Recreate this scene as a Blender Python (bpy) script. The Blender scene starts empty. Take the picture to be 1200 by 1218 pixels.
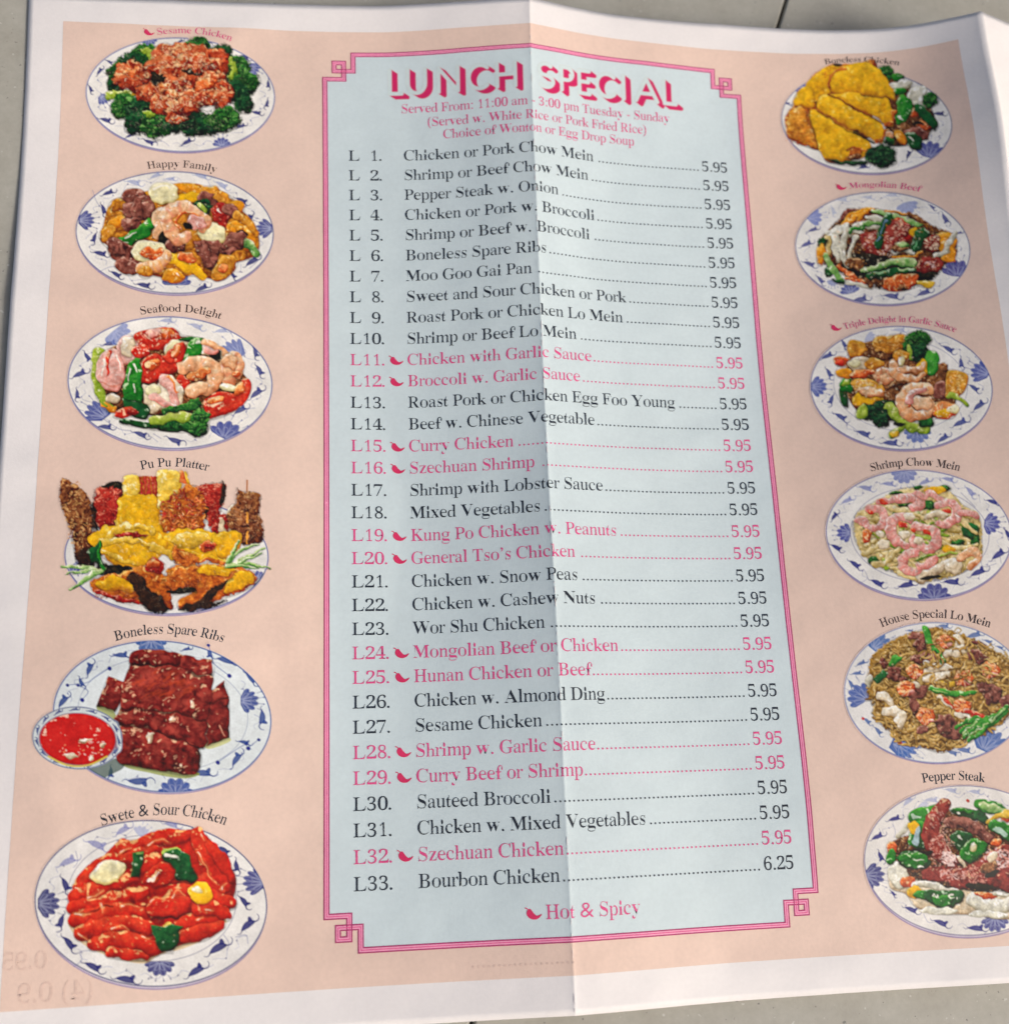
import bpy, bmesh, math, random
import numpy as np
from mathutils import Matrix, Vector
PI = math.pi
S = 0.00635                                        # one printed line spacing in metres
sc = bpy.context.scene
# ------------------------------------------------------------------ camera
CAMP, CAMR, CAMF = [-10.3189, -30.7101, 45.6132], [-0.277193, 0.179575, 0.017966], 1317.37
def rodr(r):
    th = np.linalg.norm(r) + 1e-12; k = np.asarray(r) / th; K = np.array([[0,-k[2],k[1]],[k[2],0,-k[0]],[-k[1],k[0],0]])
    return np.eye(3) + np.sin(th) * K + (1 - np.cos(th)) * K @ K
RC = rodr(CAMR); CP = np.array(CAMP)
cam = bpy.data.cameras.new('camera'); cam_o = bpy.data.objects.new('camera', cam); sc.collection.objects.link(cam_o); sc.camera = cam_o
cam.sensor_fit = 'HORIZONTAL'; cam.sensor_width = 36; cam.lens = 36 * CAMF / 1200; cam.clip_start = .01; cam.clip_end = 60
m = Matrix([list(RC[0]) + [0], list(RC[1]) + [0], list(RC[2]) + [0], [0, 0, 0, 1]]).transposed(); m.translation = Vector(CP * S); cam_o.matrix_world = m
cam.dof.use_dof = True; cam.dof.aperture_fstop = 12.; cam.dof.focus_distance = .292
# ------------------------------------------------------------------ sky, sun, exposure
SUN_EL, SUN_AZ = math.radians(36), math.radians(-34)     # azimuth measured from +x (right of the page) towards the far edge
w = bpy.data.worlds.new('World'); sc.world = w; w.use_nodes = True; nt = w.node_tree
sky = nt.nodes.new('ShaderNodeTexSky'); sky.sky_type = 'NISHITA'; sky.sun_disc = False; sky.sun_elevation = SUN_EL; sky.sun_rotation = PI / 2 - SUN_AZ
sky.dust_density = 7.0; sky.ozone_density = .3; sky.air_density = 1.0
bg = nt.nodes['Background']; bg.inputs[1].default_value = .075; nt.links.new(sky.outputs[0], bg.inputs[0])
sun = bpy.data.lights.new('sun', 'SUN'); sun.energy = 1.35; sun.angle = math.radians(14); sun.color = (1, .97, .93)
so = bpy.data.objects.new('sun', sun); sc.collection.objects.link(so); so.rotation_euler = (0, PI / 2 - SUN_EL, SUN_AZ)
sc.view_settings.view_transform = 'Standard'; sc.view_settings.look = 'None'; sc.view_settings.exposure = 0.48; sc.view_settings.gamma = 1
# ------------------------------------------------------------------ the creased sheet: height over the table, in line spacings
F2 = 21.8
UA = [np.array([-23.,-16,-9.5,-6,-3,-1.2,0]), np.array([0,1.2,3,6,10,15,19,21.8]), np.array([21.8,25,29])]
VA = np.array([-8.,-5,-1,4,10,17,24,31,37,42])
ZK = np.array([[0.055,0.058,0.055,0.159,0.298,0.124,0.216,0.268,0.143,0.058],[0.698,0.432,0.122,0.062,0.233,0.389,0.528,0.415,0.055,0.059],[1.314,0.841,0.486,0.25,0.044,0.035,0.057,0.059,0.055,0.119],[1.763,1.264,0.869,0.58,0.27,0.055,0.127,0.228,0.247,0.256],[2.356,1.956,1.483,1.214,0.861,0.576,0.644,0.639,0.553,0.458],[2.755,2.383,1.984,1.731,1.319,1.045,1.085,0.951,0.808,0.608],[3.023,2.642,2.277,2.016,1.653,1.459,1.402,1.167,1.0,0.712],[2.768,2.473,2.096,1.766,1.47,1.281,1.29,1.098,0.911,0.603],[2.44,2.227,1.843,1.466,1.245,1.055,1.115,0.991,0.746,0.445],[2.27,2.029,1.655,1.316,1.11,0.866,0.909,0.815,0.476,0.235],[2.455,1.914,1.559,1.403,1.109,1.044,1.025,0.994,0.495,0.12],[2.612,2.347,2.129,2.161,2.288,2.186,1.767,1.363,0.812,0.349],[3.468,3.329,3.456,3.504,3.619,3.259,2.48,1.727,1.17,0.586],[4.717,4.784,5.03,4.747,4.619,4.054,2.996,2.008,1.264,0.708],[3.744,3.604,3.41,3.089,2.754,2.292,1.696,1.139,0.712,0.411],[2.433,2.024,1.496,0.958,0.454,0.132,0.06,0.06,0.06,0.06]])
K = {'N': -8.298, 'M': -5.786, 'Pz': 8.269, 'BL': -9.434, 'BR': 10.472, 'BT': -4.548, 'BB': 35.258, 'QT': -5.578, 'QR': 20.765, 'QL': -20.856, 'QB': 36.446, 'EL': -22.361, 'EB': 37.879, 'ET': -6.896}
SHX, SHT, SHK = (-0.0484, 12.3104, -0.0248)
def natspline(xk):
    n = len(xk); h = np.diff(xk); M = np.zeros((n, n)); R = np.zeros((n, n)); M[0, 0] = M[-1, -1] = 1
    for i in range(1, n - 1):
        M[i, i - 1] = h[i - 1]; M[i, i] = 2 * (h[i - 1] + h[i]); M[i, i + 1] = h[i]
        R[i, i - 1] = 6 / h[i - 1]; R[i, i] = -6 / h[i - 1] - 6 / h[i]; R[i, i + 1] = 6 / h[i]
    return np.linalg.solve(M, R)
def basis(xk, Q, x):
    x = np.clip(x, xk[0], xk[-1]); i = np.clip(np.searchsorted(xk, x) - 1, 0, len(xk) - 2); h = xk[i + 1] - xk[i]; a = (xk[i + 1] - x) / h; b = 1 - a
    B = np.zeros((len(x), len(xk))); r = np.arange(len(x)); B[r, i] += a; B[r, i + 1] += b
    return B + ((a ** 3 - a) * h * h / 6)[:, None] * Q[i] + ((b ** 3 - b) * h * h / 6)[:, None] * Q[i + 1]
UQ = [natspline(x) for x in UA]; VQ = natspline(VA)
DENTS = [(-2.6,13.5,0.5,2.2,0.7,0.045000000000000005),(-17,9,0.05,5,0.7,0.045000000000000005),(-20,8.2,0,3,0.7,0.045000000000000005),(-4.5,20,1.2,3,0.7,-0.036000000000000004),(5.5,15,-0.3,3.5,0.7,0.045000000000000005),(3,28,0.4,4,0.7,0.054),(8,6,1.0,2.5,0.7,-0.045000000000000005),(-14,24,-0.2,4,0.7,0.054),(-19,31,1.3,5,0.7,0.045000000000000005),(15,20,0.7,4,0.7,0.045000000000000005),(16,33,-0.1,5,0.7,0.054),(-8,35.6,0.1,5,0.7,0.036000000000000004),(10,37,0.05,4,0.7,0.045000000000000005),(-21.6,16,0.1,1.6,0.7,0.054),(-21.7,22,-0.2,1.5,0.7,0.054),(13,-4.6,0.3,3,0.7,0.054),(-14,-4.8,-0.5,2.5,0.7,0.09000000000000001),(-11,16,1.5,9,0.7,0.027),(0.8,5,1.2,3,0.7,0.036000000000000004)]
def height(u, v):
    u = np.asarray(u, float); v = np.asarray(v, float); out = np.zeros(u.shape); BV = basis(VA, VQ, v); off = 0
    for k, (x, Q) in enumerate(zip(UA, UQ)):
        m = (u < 0) if k == 0 else ((u >= 0) & (u < F2) if k == 1 else u >= F2)
        if m.any(): out[m] = np.einsum('ij,jk,ik->i', basis(x, Q, u[m]), ZK[off:off + len(x)], BV[m])
        off += len(x) - 1
    # faint hand-made ripples of the paper, and the raised lip of the creases
    out += .012 * np.sin(u * .9 + 1.3 * np.sin(v * .31)) * np.sin(v * .53 + .7 * np.sin(u * .4)) + .007 * np.sin(u * 2.3 + v * 1.1) * np.sin(v * 1.7 - u * .6)
    for cu_, cv, an, ln, wd, hh in DENTS:                # small handling dents and soft secondary creases
        du, dv = u - cu_, v - cv; p = du * math.cos(an) + dv * math.sin(an); q = -du * math.sin(an) + dv * math.cos(an)
        out += hh * np.exp(-(p / ln) ** 2 - (q / wd) ** 2)
    out += .02 * np.exp(-np.abs(u) / .10) + .03 * np.exp(-np.abs(u - F2) / .2)
    return np.maximum(out, .03)
def place(u, v, lift=0.):                            # page coordinates -> metres
    u = np.asarray(u, float); v = np.asarray(v, float)
    t = np.exp(-(v + 6) / SHT); return np.stack([(u * (1 - SHK * t) - SHX * t) * S, -v * S, (height(u, v) + lift) * S], 1)
def project(P):
    Y = (P / S - CP) @ RC.T; return np.stack([600 + CAMF * Y[:, 0] / -Y[:, 2], 609 - CAMF * Y[:, 1] / -Y[:, 2]], 1)
def page(px, py):                                    # where on the page a point seen in the photograph was printed
    px = np.asarray(px, float).ravel(); py = np.asarray(py, float).ravel()
    d = np.stack([(px - 600) / CAMF, (609 - py) / CAMF, -np.ones_like(px)], 1) @ RC; z = np.full(len(px), .8)
    for it in range(40):
        t = (z - CP[2]) / d[:, 2]; v = -(CP[1] + d[:, 1] * t); e = np.exp(-(v + 6) / SHT); u = (CP[0] + d[:, 0] * t + SHX * e) / (1 - SHK * e); zn = height(u, v); z = z + (zn - z) * .7
        if np.abs(zn - z).max() < 2e-4: break
    return u, v
# ------------------------------------------------------------------ print shop: colour fields for the printed dish pictures
def lin(c):
    c = np.asarray(c, float) / 255.0
    return np.where(c <= .04045, c / 12.92, ((c + .055) / 1.055) ** 2.4)
def up(g, H, W):                                   # smooth enlargement of a coarse random grid
    h, w = g.shape
    y = np.linspace(0, h - 1.001, H); x = np.linspace(0, w - 1.001, W)
    yi = y.astype(int); xi = x.astype(int); fy = y - yi; fx = x - xi
    fy = fy * fy * (3 - 2 * fy); fx = fx * fx * (3 - 2 * fx)
    a = g[yi][:, xi]; b = g[yi][:, xi + 1]; c = g[yi + 1][:, xi]; d = g[yi + 1][:, xi + 1]
    return (a * (1 - fx) + b * fx) * (1 - fy)[:, None] + (c * (1 - fx) + d * fx) * fy[:, None]
def smooth(pts, closed=True, n=7):                 # Catmull-Rom through the given points
    P = np.asarray(pts, float); N = len(P); out = []
    if N < 3: return P
    for i in range(N if closed else N - 1):
        if closed: p0, p1, p2, p3 = P[i - 1], P[i], P[(i + 1) % N], P[(i + 2) % N]
        else: p0, p1, p2, p3 = P[max(i - 1, 0)], P[i], P[i + 1], P[min(i + 2, N - 1)]
        for t in np.arange(n) / n:
            out.append(.5 * (2 * p1 + (p2 - p0) * t + (2 * p0 - 5 * p1 + 4 * p2 - p3) * t * t + (3 * p1 - p0 - 3 * p2 + p3) * t ** 3))
    if not closed: out.append(P[-1])
    return np.array(out)
MATS = {  # dark, mid, light, highlight, grain size, grain gain, relief gain, highlight amount
 'broc': ((6,34,14),(22,84,32),(66,138,50),(130,185,95),7,.55,.5,.02),
 'brocdark': ((4,22,16),(12,56,32),(32,92,46),(90,140,80),7,.5,.45,.01),
 'stem': ((80,110,20),(150,175,50),(205,215,110),(235,240,180),14,.25,.5,.05),
 'sesame': ((96,22,10),(178,60,28),(216,116,66),(240,196,140),13,.8,.6,.06),
 'orange': ((150,44,10),(214,92,36),(240,160,90),(252,225,170),12,.5,.6,.08),
 'beef': ((58,24,20),(124,64,52),(170,108,90),(215,170,150),15,.7,.6,.03),
 'ribs': ((58,8,10),(120,30,27),(164,62,50),(232,190,150),18,.7,.45,.02),
 'redsauce': ((128,16,8),(200,36,20),(222,70,38),(250,200,130),26,.3,.55,.012),
 'dip': ((150,16,14),(206,32,28),(224,60,48),(248,215,190),18,.25,.15,.02),
 'shrimp': ((184,104,60),(228,172,124),(244,214,176),(255,246,232),16,.35,.5,.05),
 'pinkshrimp': ((196,104,90),(226,164,150),(242,208,196),(252,240,234),13,.35,.5,.06),
 'whitemeat': ((150,122,90),(220,200,166),(240,232,212),(252,250,242),18,.35,.5,.06),
 'egg': ((196,176,110),(232,224,176),(244,240,214),(252,250,238),20,.15,.5,.05),
 'tomato': ((140,20,12),(206,48,30),(232,96,60),(250,200,160),14,.35,.5,.06),
 'pepper': ((6,52,16),(30,122,34),(84,172,58),(215,240,190),18,.25,.6,.03),
 'darkpepper': ((4,28,12),(14,74,34),(44,116,52),(200,225,190),20,.25,.6,.025),
 'scallion': ((40,96,40),(120,172,84),(206,220,160),(244,248,225),16,.2,.7,.05),
 'onion': ((150,140,110),(212,208,188),(238,236,222),(252,252,246),18,.2,.55,.1),
 'yellow': ((178,104,4),(228,170,14),(240,194,36),(248,218,96),20,.35,.3,.015),
 'fried': ((130,60,10),(206,132,34),(232,176,70),(248,220,140),14,.55,.5,.03),
 'crust': ((120,44,12),(190,92,28),(224,140,50),(245,200,110),11,.7,.4,.02),
 'carrot': ((170,80,4),(224,142,20),(242,180,60),(252,222,140),12,.25,.55,.06),
 'noodle': ((104,70,20),(186,142,66),(220,186,112),(240,218,164),14,.4,.5,.03),
 'palenoodle': ((150,122,50),(218,192,124),(238,222,172),(244,238,206),16,.35,.5,.04),
 'brown': ((40,18,8),(112,62,30),(170,112,66),(226,184,130),9,.6,.5,.06),
 'dark': ((10,10,6),(30,26,16),(60,46,26),(110,90,60),10,.4,.2,.0),
 'skewer': ((58,22,10),(118,60,32),(164,104,58),(220,170,110),12,.85,.5,.03),
 'red': ((96,8,8),(160,30,24),(196,62,46),(235,150,120),8,.6,.4,.05),
 'char': ((14,10,8),(44,26,18),(84,48,26),(140,90,50),9,.5,.3,.0),
 'wing': ((110,34,8),(190,90,24),(230,146,50),(248,200,110),16,.6,.5,.02),
 'pasty': ((150,110,20),(226,180,50),(244,216,100),(252,242,180),16,.35,.45,.1),
}
PEACH = (229,202,187)
PLATEWHITE = (235,232,226)
class Picture:
    def __init__(s, ox, oy, w, h, k, seed, ss=2, bg=PEACH):
        s.ox, s.oy, s.k, s.w, s.h = ox, oy, k, w, h
        s.W, s.H = int(w * ss), int(h * ss); s.ss = ss
        x = (np.arange(s.W) + .5) / ss * k; y = (np.arange(s.H) + .5) / ss * k
        s.X, s.Y = np.meshgrid(x, y)
        s.rng = np.random.RandomState(seed)
        s.c = np.ones((s.H, s.W, 3)) * lin(bg); s.a = np.zeros((s.H, s.W)); s.food = np.zeros((s.H, s.W))
        s.px = k / ss                                # size of one sample in drawing units
        s.NZ = {}
    tone = True; wob = .16; tilt = -.22
    def noise(s, size):
        if size not in s.NZ:
            t = 0; amp = 1; tot = 0; sz = size
            for _ in range(3):
                g = s.rng.rand(int(s.H * s.px / sz) + 3, int(s.W * s.px / sz) + 3)
                t = t + amp * up(g, s.H, s.W); tot += amp; amp *= .6; sz *= .5
            t = t / tot; s.NZ[size] = (t - t.mean()) / (t.std() * 4) + .5
        return s.NZ[size]
    def box(s, x0, x1, y0, y1):
        i0 = max(int(y0 / s.px) - 1, 0); i1 = min(int(y1 / s.px) + 2, s.H); j0 = max(int(x0 / s.px) - 1, 0); j1 = min(int(x1 / s.px) + 2, s.W)
        return slice(i0, max(i1, i0)), slice(j0, max(j1, j0))
    def put(s, sl, m, col):
        m = np.clip(m, 0, 1)[..., None]
        s.c[sl] = s.c[sl] * (1 - m) + col * m; s.a[sl] = np.maximum(s.a[sl], m[..., 0])
    def sd_poly(s, P):
        m = 3 * s.px; sl = s.box(P[:, 0].min() - m, P[:, 0].max() + m, P[:, 1].min() - m, P[:, 1].max() + m)
        X, Y = s.X[sl], s.Y[sl]; d = np.full(X.shape, 1e9); ins = np.zeros(X.shape, bool); Q = np.roll(P, -1, 0)
        for (ax, ay), (bx, by) in zip(P, Q):
            ex, ey = bx - ax, by - ay; L = ex * ex + ey * ey + 1e-9
            t = np.clip(((X - ax) * ex + (Y - ay) * ey) / L, 0, 1)
            d = np.minimum(d, (X - ax - t * ex) ** 2 + (Y - ay - t * ey) ** 2)
            if ay != by: ins ^= ((ay > Y) != (by > Y)) & (X < (bx - ax) * (Y - ay) / (by - ay) + ax)
        d = np.sqrt(d); return sl, np.where(ins, d, -d)
    def sd_line(s, P, w0, w1, mid=None):
        wm = max(w0, w1, mid or 0); m = wm + 3 * s.px
        sl = s.box(P[:, 0].min() - m, P[:, 0].max() + m, P[:, 1].min() - m, P[:, 1].max() + m)
        X, Y = s.X[sl], s.Y[sl]; best = np.full(X.shape, -1e9); T = np.zeros(X.shape); side = np.zeros(X.shape)
        seg = np.hypot(*(P[1:] - P[:-1]).T); cum = np.r_[0, np.cumsum(seg)]; tot = cum[-1] + 1e-9
        for i in range(len(P) - 1):
            ax, ay = P[i]; ex, ey = P[i + 1] - P[i]; L = ex * ex + ey * ey + 1e-9
            t = np.clip(((X - ax) * ex + (Y - ay) * ey) / L, 0, 1); u = (cum[i] + t * seg[i]) / tot
            w = w0 + (w1 - w0) * u if mid is None else np.where(u < .5, w0 + (mid - w0) * 2 * u, mid + (w1 - mid) * (2 * u - 1))
            v = w - np.hypot(X - ax - t * ex, Y - ay - t * ey)
            b = v > best; best = np.where(b, v, best); T = np.where(b, u, T)
        return sl, best, T, tot
    def shade(s, sl, sd, mat, R=None, shift=0., ragged=0.):
        D, M, L, Hi, gs, gg, rg, ha = MATS[mat]
        n = s.noise(gs * 2.6)[sl]; n2 = s.noise(gs)[sl]; ox = s.rng.randint(-20, 20)
        if ragged: sd = sd + (n2 - .5) * ragged
        R = R or 22.
        q = 1 - np.clip(sd, 0, R) / R
        h = np.sqrt(np.clip(1 - q * q, 0, 1)) * R + (n - .5) * min(R, 26) * .5 + (n2 - .5) * gs * .10
        gy, gx = np.gradient(h, s.px) if min(h.shape) > 1 else (h * 0, h * 0)
        lit = np.clip((gx * .5 + gy * .85) * .8, -1, 1)
        t = .5 + lit * rg * .7 + (n - .5) * gg * .8 + (n2 - .5) * gg * .8 + shift + s.tilt * ((s.Y[sl] - s.Y[sl].mean()) / (np.ptp(s.Y[sl]) + 9)) - .20 * np.exp(-np.clip(sd, 0, 99) / (R * .16))
        t = np.clip(t, 0, 1)[..., None]
        col = np.where(t < .5, lin(D) + (lin(M) - lin(D)) * t * 2, lin(M) + (lin(L) - lin(M)) * (t * 2 - 1))
        if ha:
            hs = np.clip((s.noise(gs * 1.3 + 1)[sl] + lit * .35 - (.98 - ha * 2.0)) * 5, 0, 1)[..., None] * .85
            col = col * (1 - hs) + lin(Hi) * hs
        return sd, col
    def drop(s, sl, sd, k=.5, r=9.):                  # soft contact shade under each pictured piece, mostly below it
        dy = int(round(3.2 / s.px)); q = np.full_like(sd, -99.)
        if sd.shape[0] > dy: q[dy:] = sd[:-dy] if dy else sd
        q = np.maximum(q, sd - 2.); m = np.clip(1 + q / (r * .9), 0, 1) * k * 1.25
        s.c[sl] = s.c[sl] * (1 - m[..., None] * .85) + lin((40, 18, 8)) * m[..., None] * .12
    def blob(s, mat, pts, R=None, shift=0., ragged=0., seam=.45):
        sl, sd = s.sd_poly(smooth(pts))
        if 0 in sd.shape: return
        s.drop(sl, sd, seam)
        sd, col = s.shade(sl, sd, mat, R, shift, ragged)
        s.put(sl, sd / s.px * .6 + .6, col); s.food[sl] = np.maximum(s.food[sl], np.clip(sd / 6 + .5, 0, 1))
    def poly(s, mat, pts, **k):
        P = np.array(pts, float); sl, sd = s.sd_poly(P)
        if 0 in sd.shape: return
        s.drop(sl, sd, k.pop('seam', .35)); sd, col = s.shade(sl, sd, mat, **k); s.put(sl, sd / s.px + .5, col); s.food[sl] = np.maximum(s.food[sl], np.clip(sd / 6 + .5, 0, 1))
    def oval(s, mat, cx, cy, rx, ry, ang=0, wob=.08, **k):
        a = np.arange(12) / 12 * 2 * PI; r = 1 + (s.rng.rand(12) - .5) * 2 * wob; ca, sa = math.cos(math.radians(ang)), math.sin(math.radians(ang))
        x = np.cos(a) * rx * r; y = np.sin(a) * ry * r
        s.blob(mat, np.stack([cx + x * ca - y * sa, cy + x * sa + y * ca], 1), **k)
    def tube(s, mat, pts, w0, w1=None, mid=None, seam=.35, shift=0., bands=0, band=(200,90,60), cover=1.):
        P = smooth(pts, False, 5); sl, sd, T, tot = s.sd_line(P, w0, w0 if w1 is None else w1, mid)
        if 0 in sd.shape: return
        if seam: s.drop(sl, sd, seam, 6.)
        sd, col = s.shade(sl, sd, mat, max(w0, mid or 0), shift)
        if bands:
            b = np.clip(math.pi ** 0 * (np.cos(T * bands * 2 * PI) - .1) * 1.2, 0, 1) * .6 * np.clip(sd / max(w0, mid or 0) * 2 + .3, 0, 1)
            col = col * (1 - b[..., None]) + lin(band) * b[..., None]
        s.put(sl, np.clip(sd / s.px + .5, 0, 1) * cover, col); s.food[sl] = np.maximum(s.food[sl], np.clip(sd / 6 + .5, 0, 1))
    def flat(s, color, pts, cover=1., sm=True):
        sl, sd = s.sd_poly(smooth(pts) if sm else np.array(pts, float))
        if 0 not in sd.shape: s.put(sl, np.clip(sd / s.px + .5, 0, 1) * cover, lin(color))
    def line(s, color, pts, w, w1=None, cover=1., mid=None):
        sl, sd, T, tot = s.sd_line(smooth(pts, False, 4), w, w if w1 is None else w1, mid)
        if 0 not in sd.shape: s.put(sl, np.clip(sd / s.px + .5, 0, 1) * cover, lin(color))
    def specks(s, colors, cx, cy, rx, ry, n, size=4., cover=.9, elong=1.6):
        cover *= .82; size *= .85
        for _ in range(n):
            a = s.rng.rand() * 2 * PI; r = math.sqrt(s.rng.rand()); x = cx + rx * r * math.cos(a); y = cy + ry * r * math.sin(a)
            b = s.rng.rand() * PI; l = size * elong * (.5 + s.rng.rand() * .6)
            s.line(colors[s.rng.randint(len(colors))], [(x, y), (x + l * math.cos(b), y + l * .7 * math.sin(b))], size * .5 * (.6 + s.rng.rand() * .7), cover=cover)
    def ellip(s, cx, cy, rx, ry, ang):
        ca, sa = math.cos(math.radians(ang)), math.sin(math.radians(ang)); dx, dy = s.X - cx, s.Y - cy
        x, y = dx * ca + dy * sa, -dx * sa + dy * ca; q = np.hypot(x / rx, y / ry) + 1e-9
        g = np.hypot(x / rx ** 2, y / ry ** 2) / q + 1e-9
        return (1 - q) / g
    def plate(s, cx, cy, rx, ry, ang=0, inner=.72, blue=(52,58,128), white=PLATEWHITE, under=10, well=None):
        s.pl = (cx, cy, rx, ry, ang); a = slice(None), slice(None)
        if under:
            d = s.ellip(cx, cy + under * .55, rx - 2, ry + under * .35, ang)
            s.put(a, d / s.px + .5, lin((206,194,208))); m = np.clip(1.6 - np.abs(d - 3) / s.px / 1.2, 0, 1) * .75; s.put(a, m, lin((112,86,150)))
        d = s.ellip(cx, cy, rx, ry, ang)
        n = s.noise(90)
        s.put(a, d / s.px + .5, lin(white) * (1 + .10 * (n[..., None] - .5)) * (1 + .00004 * d[..., None]))
        s.put(a, np.clip((3.2 + s.px * .4 - np.abs(d - 4)) / s.px, 0, 1) * .9, lin(blue))
        if inner:
            di = s.ellip(*(well or (cx, cy - ry * .01, rx * inner, ry * inner)), ang)
            s.put(a, np.clip(di / 30, 0, 1) * .25, lin((206,210,214))); s.put(a, np.clip(1.3 - np.abs(di) / s.px, 0, 1) * .55, lin(blue))
        if rx > 400:                                 # fine scrollwork between the painted flowers
            for t0 in range(6, 360, 15):
                if s.rng.rand() < .8:
                    P = [s.rim(t0 + q * 3.2, .87 + .035 * math.sin(q * 1.7 + t0)) for q in range(5)]; s.line((104,116,176), P, 1.7, 1., .5)
                    x, y = P[2]; s.line(blue, [(x, y), (x + s.rng.randn() * 5, y + s.rng.randn() * 5)], 4.2, 2.4, .6)
    def rim(s, th, rr=.87):
        cx, cy, rx, ry, ang = s.pl; t = math.radians(th); x, y = rx * rr * math.cos(t), ry * rr * math.sin(t); a = math.radians(ang)
        return cx + x * math.cos(a) - y * math.sin(a), cy + x * math.sin(a) + y * math.cos(a)
    def inside(s, f):
        keep = s.c.copy(), s.a.copy(); f(); m = np.clip((s.ellip(*s.pl) - 3) / s.px, 0, 1); s.c = keep[0] * (1 - m[..., None]) + s.c * m[..., None]; s.a = keep[1] * (1 - m) + s.a * m
    def lotus(s, *a, **k): s.inside(lambda: s.lotus0(*a, **k))
    def lotus0(s, x, y, ax, ay, r, blue=(44,48,124), cover=.92, half=80):
        # half-open lotus: a scalloped fan of overlapping petals, each with a pale outline
        a0 = math.atan2(ay, ax); R_ = math.radians(half)
        P = [(x - math.sin(a0) * r * .25, y + math.cos(a0) * r * .2)]; n = 6
        for j in range(n * 4 + 1):
            t = -R_ + 2 * R_ * j / (n * 4); q = r * (.80 + .20 * abs(math.sin(j / 4. * PI))) * (1 - .12 * abs(t)); P.append((x + math.cos(a0 - t) * q, y + math.sin(a0 - t) * q * .84))
        P.append((x + math.sin(a0) * r * .25, y - math.cos(a0) * r * .2)); s.flat(blue, P, cover, sm=False)
        for rr, k in ((.92, 6), (.6, 4)):
            for j in range(k):
                c = a0 - R_ * .92 + 2 * R_ * .92 * (j + .5) / k; dw = R_ / k * .85
                Q = [(x + math.cos(c + dw * g) * r * f * rr, y + math.sin(c + dw * g) * r * f * rr * .84) for g, f in ((-.5,.15),(-.95,.6),(-.55,.9),(0,1.),(.55,.9),(.95,.6),(.5,.15))]
                s.line((196,202,226), Q, s.px * .5, cover=cover * .5)
        for da in (-28, -10, 10, 28):
            a = a0 + math.radians(da); s.line(blue, [(x + math.cos(a) * r * .98, y + math.sin(a) * r * .86), (x + math.cos(a) * r * 1.2, y + math.sin(a) * r * 1.02)], 1.8, cover=cover * .6); s.line(blue, [(x + math.cos(a) * r * 1.24, y + math.sin(a) * r * 1.04), (x + math.cos(a) * r * 1.26, y + math.sin(a) * r * 1.06)], 4, cover=cover * .7)
    def leaf(s, *a, **k): s.inside(lambda: s.leaf0(*a, **k))
    def leaf0(s, x, y, deg, r=34, blue=(48,54,128), cover=.9, flip=1):
        r = r * 1.18; a = math.radians(deg); ca, sa = math.cos(a), math.sin(a)
        T = lambda q: [(x + (u * ca - v * flip * sa) * r, y + (u * sa + v * flip * ca) * r * .9) for u, v in q]
        s.flat(blue, T([(-.8,.05),(-.35,-.26),(.1,-.30),(.42,-.12),(.5,.12),(.05,.2),(-.4,.18)]), cover)
        s.flat(blue, T([(.1,-.2),(.3,-.5),(.46,-.46),(.42,-.1)]), cover)
        s.line(blue, T([(.4,.05),(.75,.15),(1.0,-.05),(1.02,-.3)]), 3.6, 1.4, cover)
        s.line(blue, T([(-.7,.05),(-1.0,.18),(-1.2,.05)]), 2.8, 1.2, cover)
    def vine(s, pts, blue=(90,98,160), cover=.6): s.line(blue, pts, 1.8, cover=cover)
    def floret(s, cx, cy, r, mat='broc', ry=None):
        ry = ry or r * .85; s.oval(mat, cx, cy, r, ry, wob=.13, R=r * .7, ragged=14)
        for _ in range(int(r * ry / 110)):
            a = s.rng.rand() * 2 * PI; q = math.sqrt(s.rng.rand()) * .88
            s.oval(mat, cx + math.cos(a) * r * q, cy + math.sin(a) * ry * q, 10 + s.rng.rand() * 6, 8 + s.rng.rand() * 5, wob=.12, R=11, shift=(s.rng.rand() - .5) * .5 - .22 * math.sin(a) * q, seam=.3)
    def prawn(s, pts, w, mat='shrimp', tail=True, bands=7, band=(214,110,72), w1=None):
        s.tube(mat, pts, w * .8, w1 or w * .42, mid=w, bands=bands, band=band, seam=.4, shift=.08)
        if tail:
            (x0, y0), (x1, y1) = pts[-2], pts[-1]; d = math.atan2(y1 - y0, x1 - x0)
            for o in (-.5, .5): s.tube('tomato', [(x1, y1), (x1 + math.cos(d + o) * w * .9, y1 + math.sin(d + o) * w * .9)], w * .28, w * .1, seam=.1)
    def glint(s, pts, w=4., c=(244,240,226), cover=.85): s.line(c, pts, w, w * .4, cover)
    def strands(s, mat, cx, cy, rx, ry, n, w=6., L=90, curl=1.2, shift=.25):
        for _ in range(n):
            a = s.rng.rand() * 2 * PI; q = math.sqrt(s.rng.rand()); x = cx + rx * q * math.cos(a); y = cy + ry * q * math.sin(a)
            d = s.rng.rand() * 2 * PI; c = (s.rng.rand() - .5) * curl; P = []
            for i in range(5):
                if ((x - cx) / rx) ** 2 + ((y - cy) / ry) ** 2 > 1.08: break
                P.append((x, y)); x += math.cos(d) * L / 4; y += math.sin(d) * L / 4 * .75; d += c
            if len(P) > 2: s.tube(mat, P, w * (.8 + .4 * s.rng.rand()), seam=.4, shift=(s.rng.rand() - .5) * shift * 2)
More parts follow.
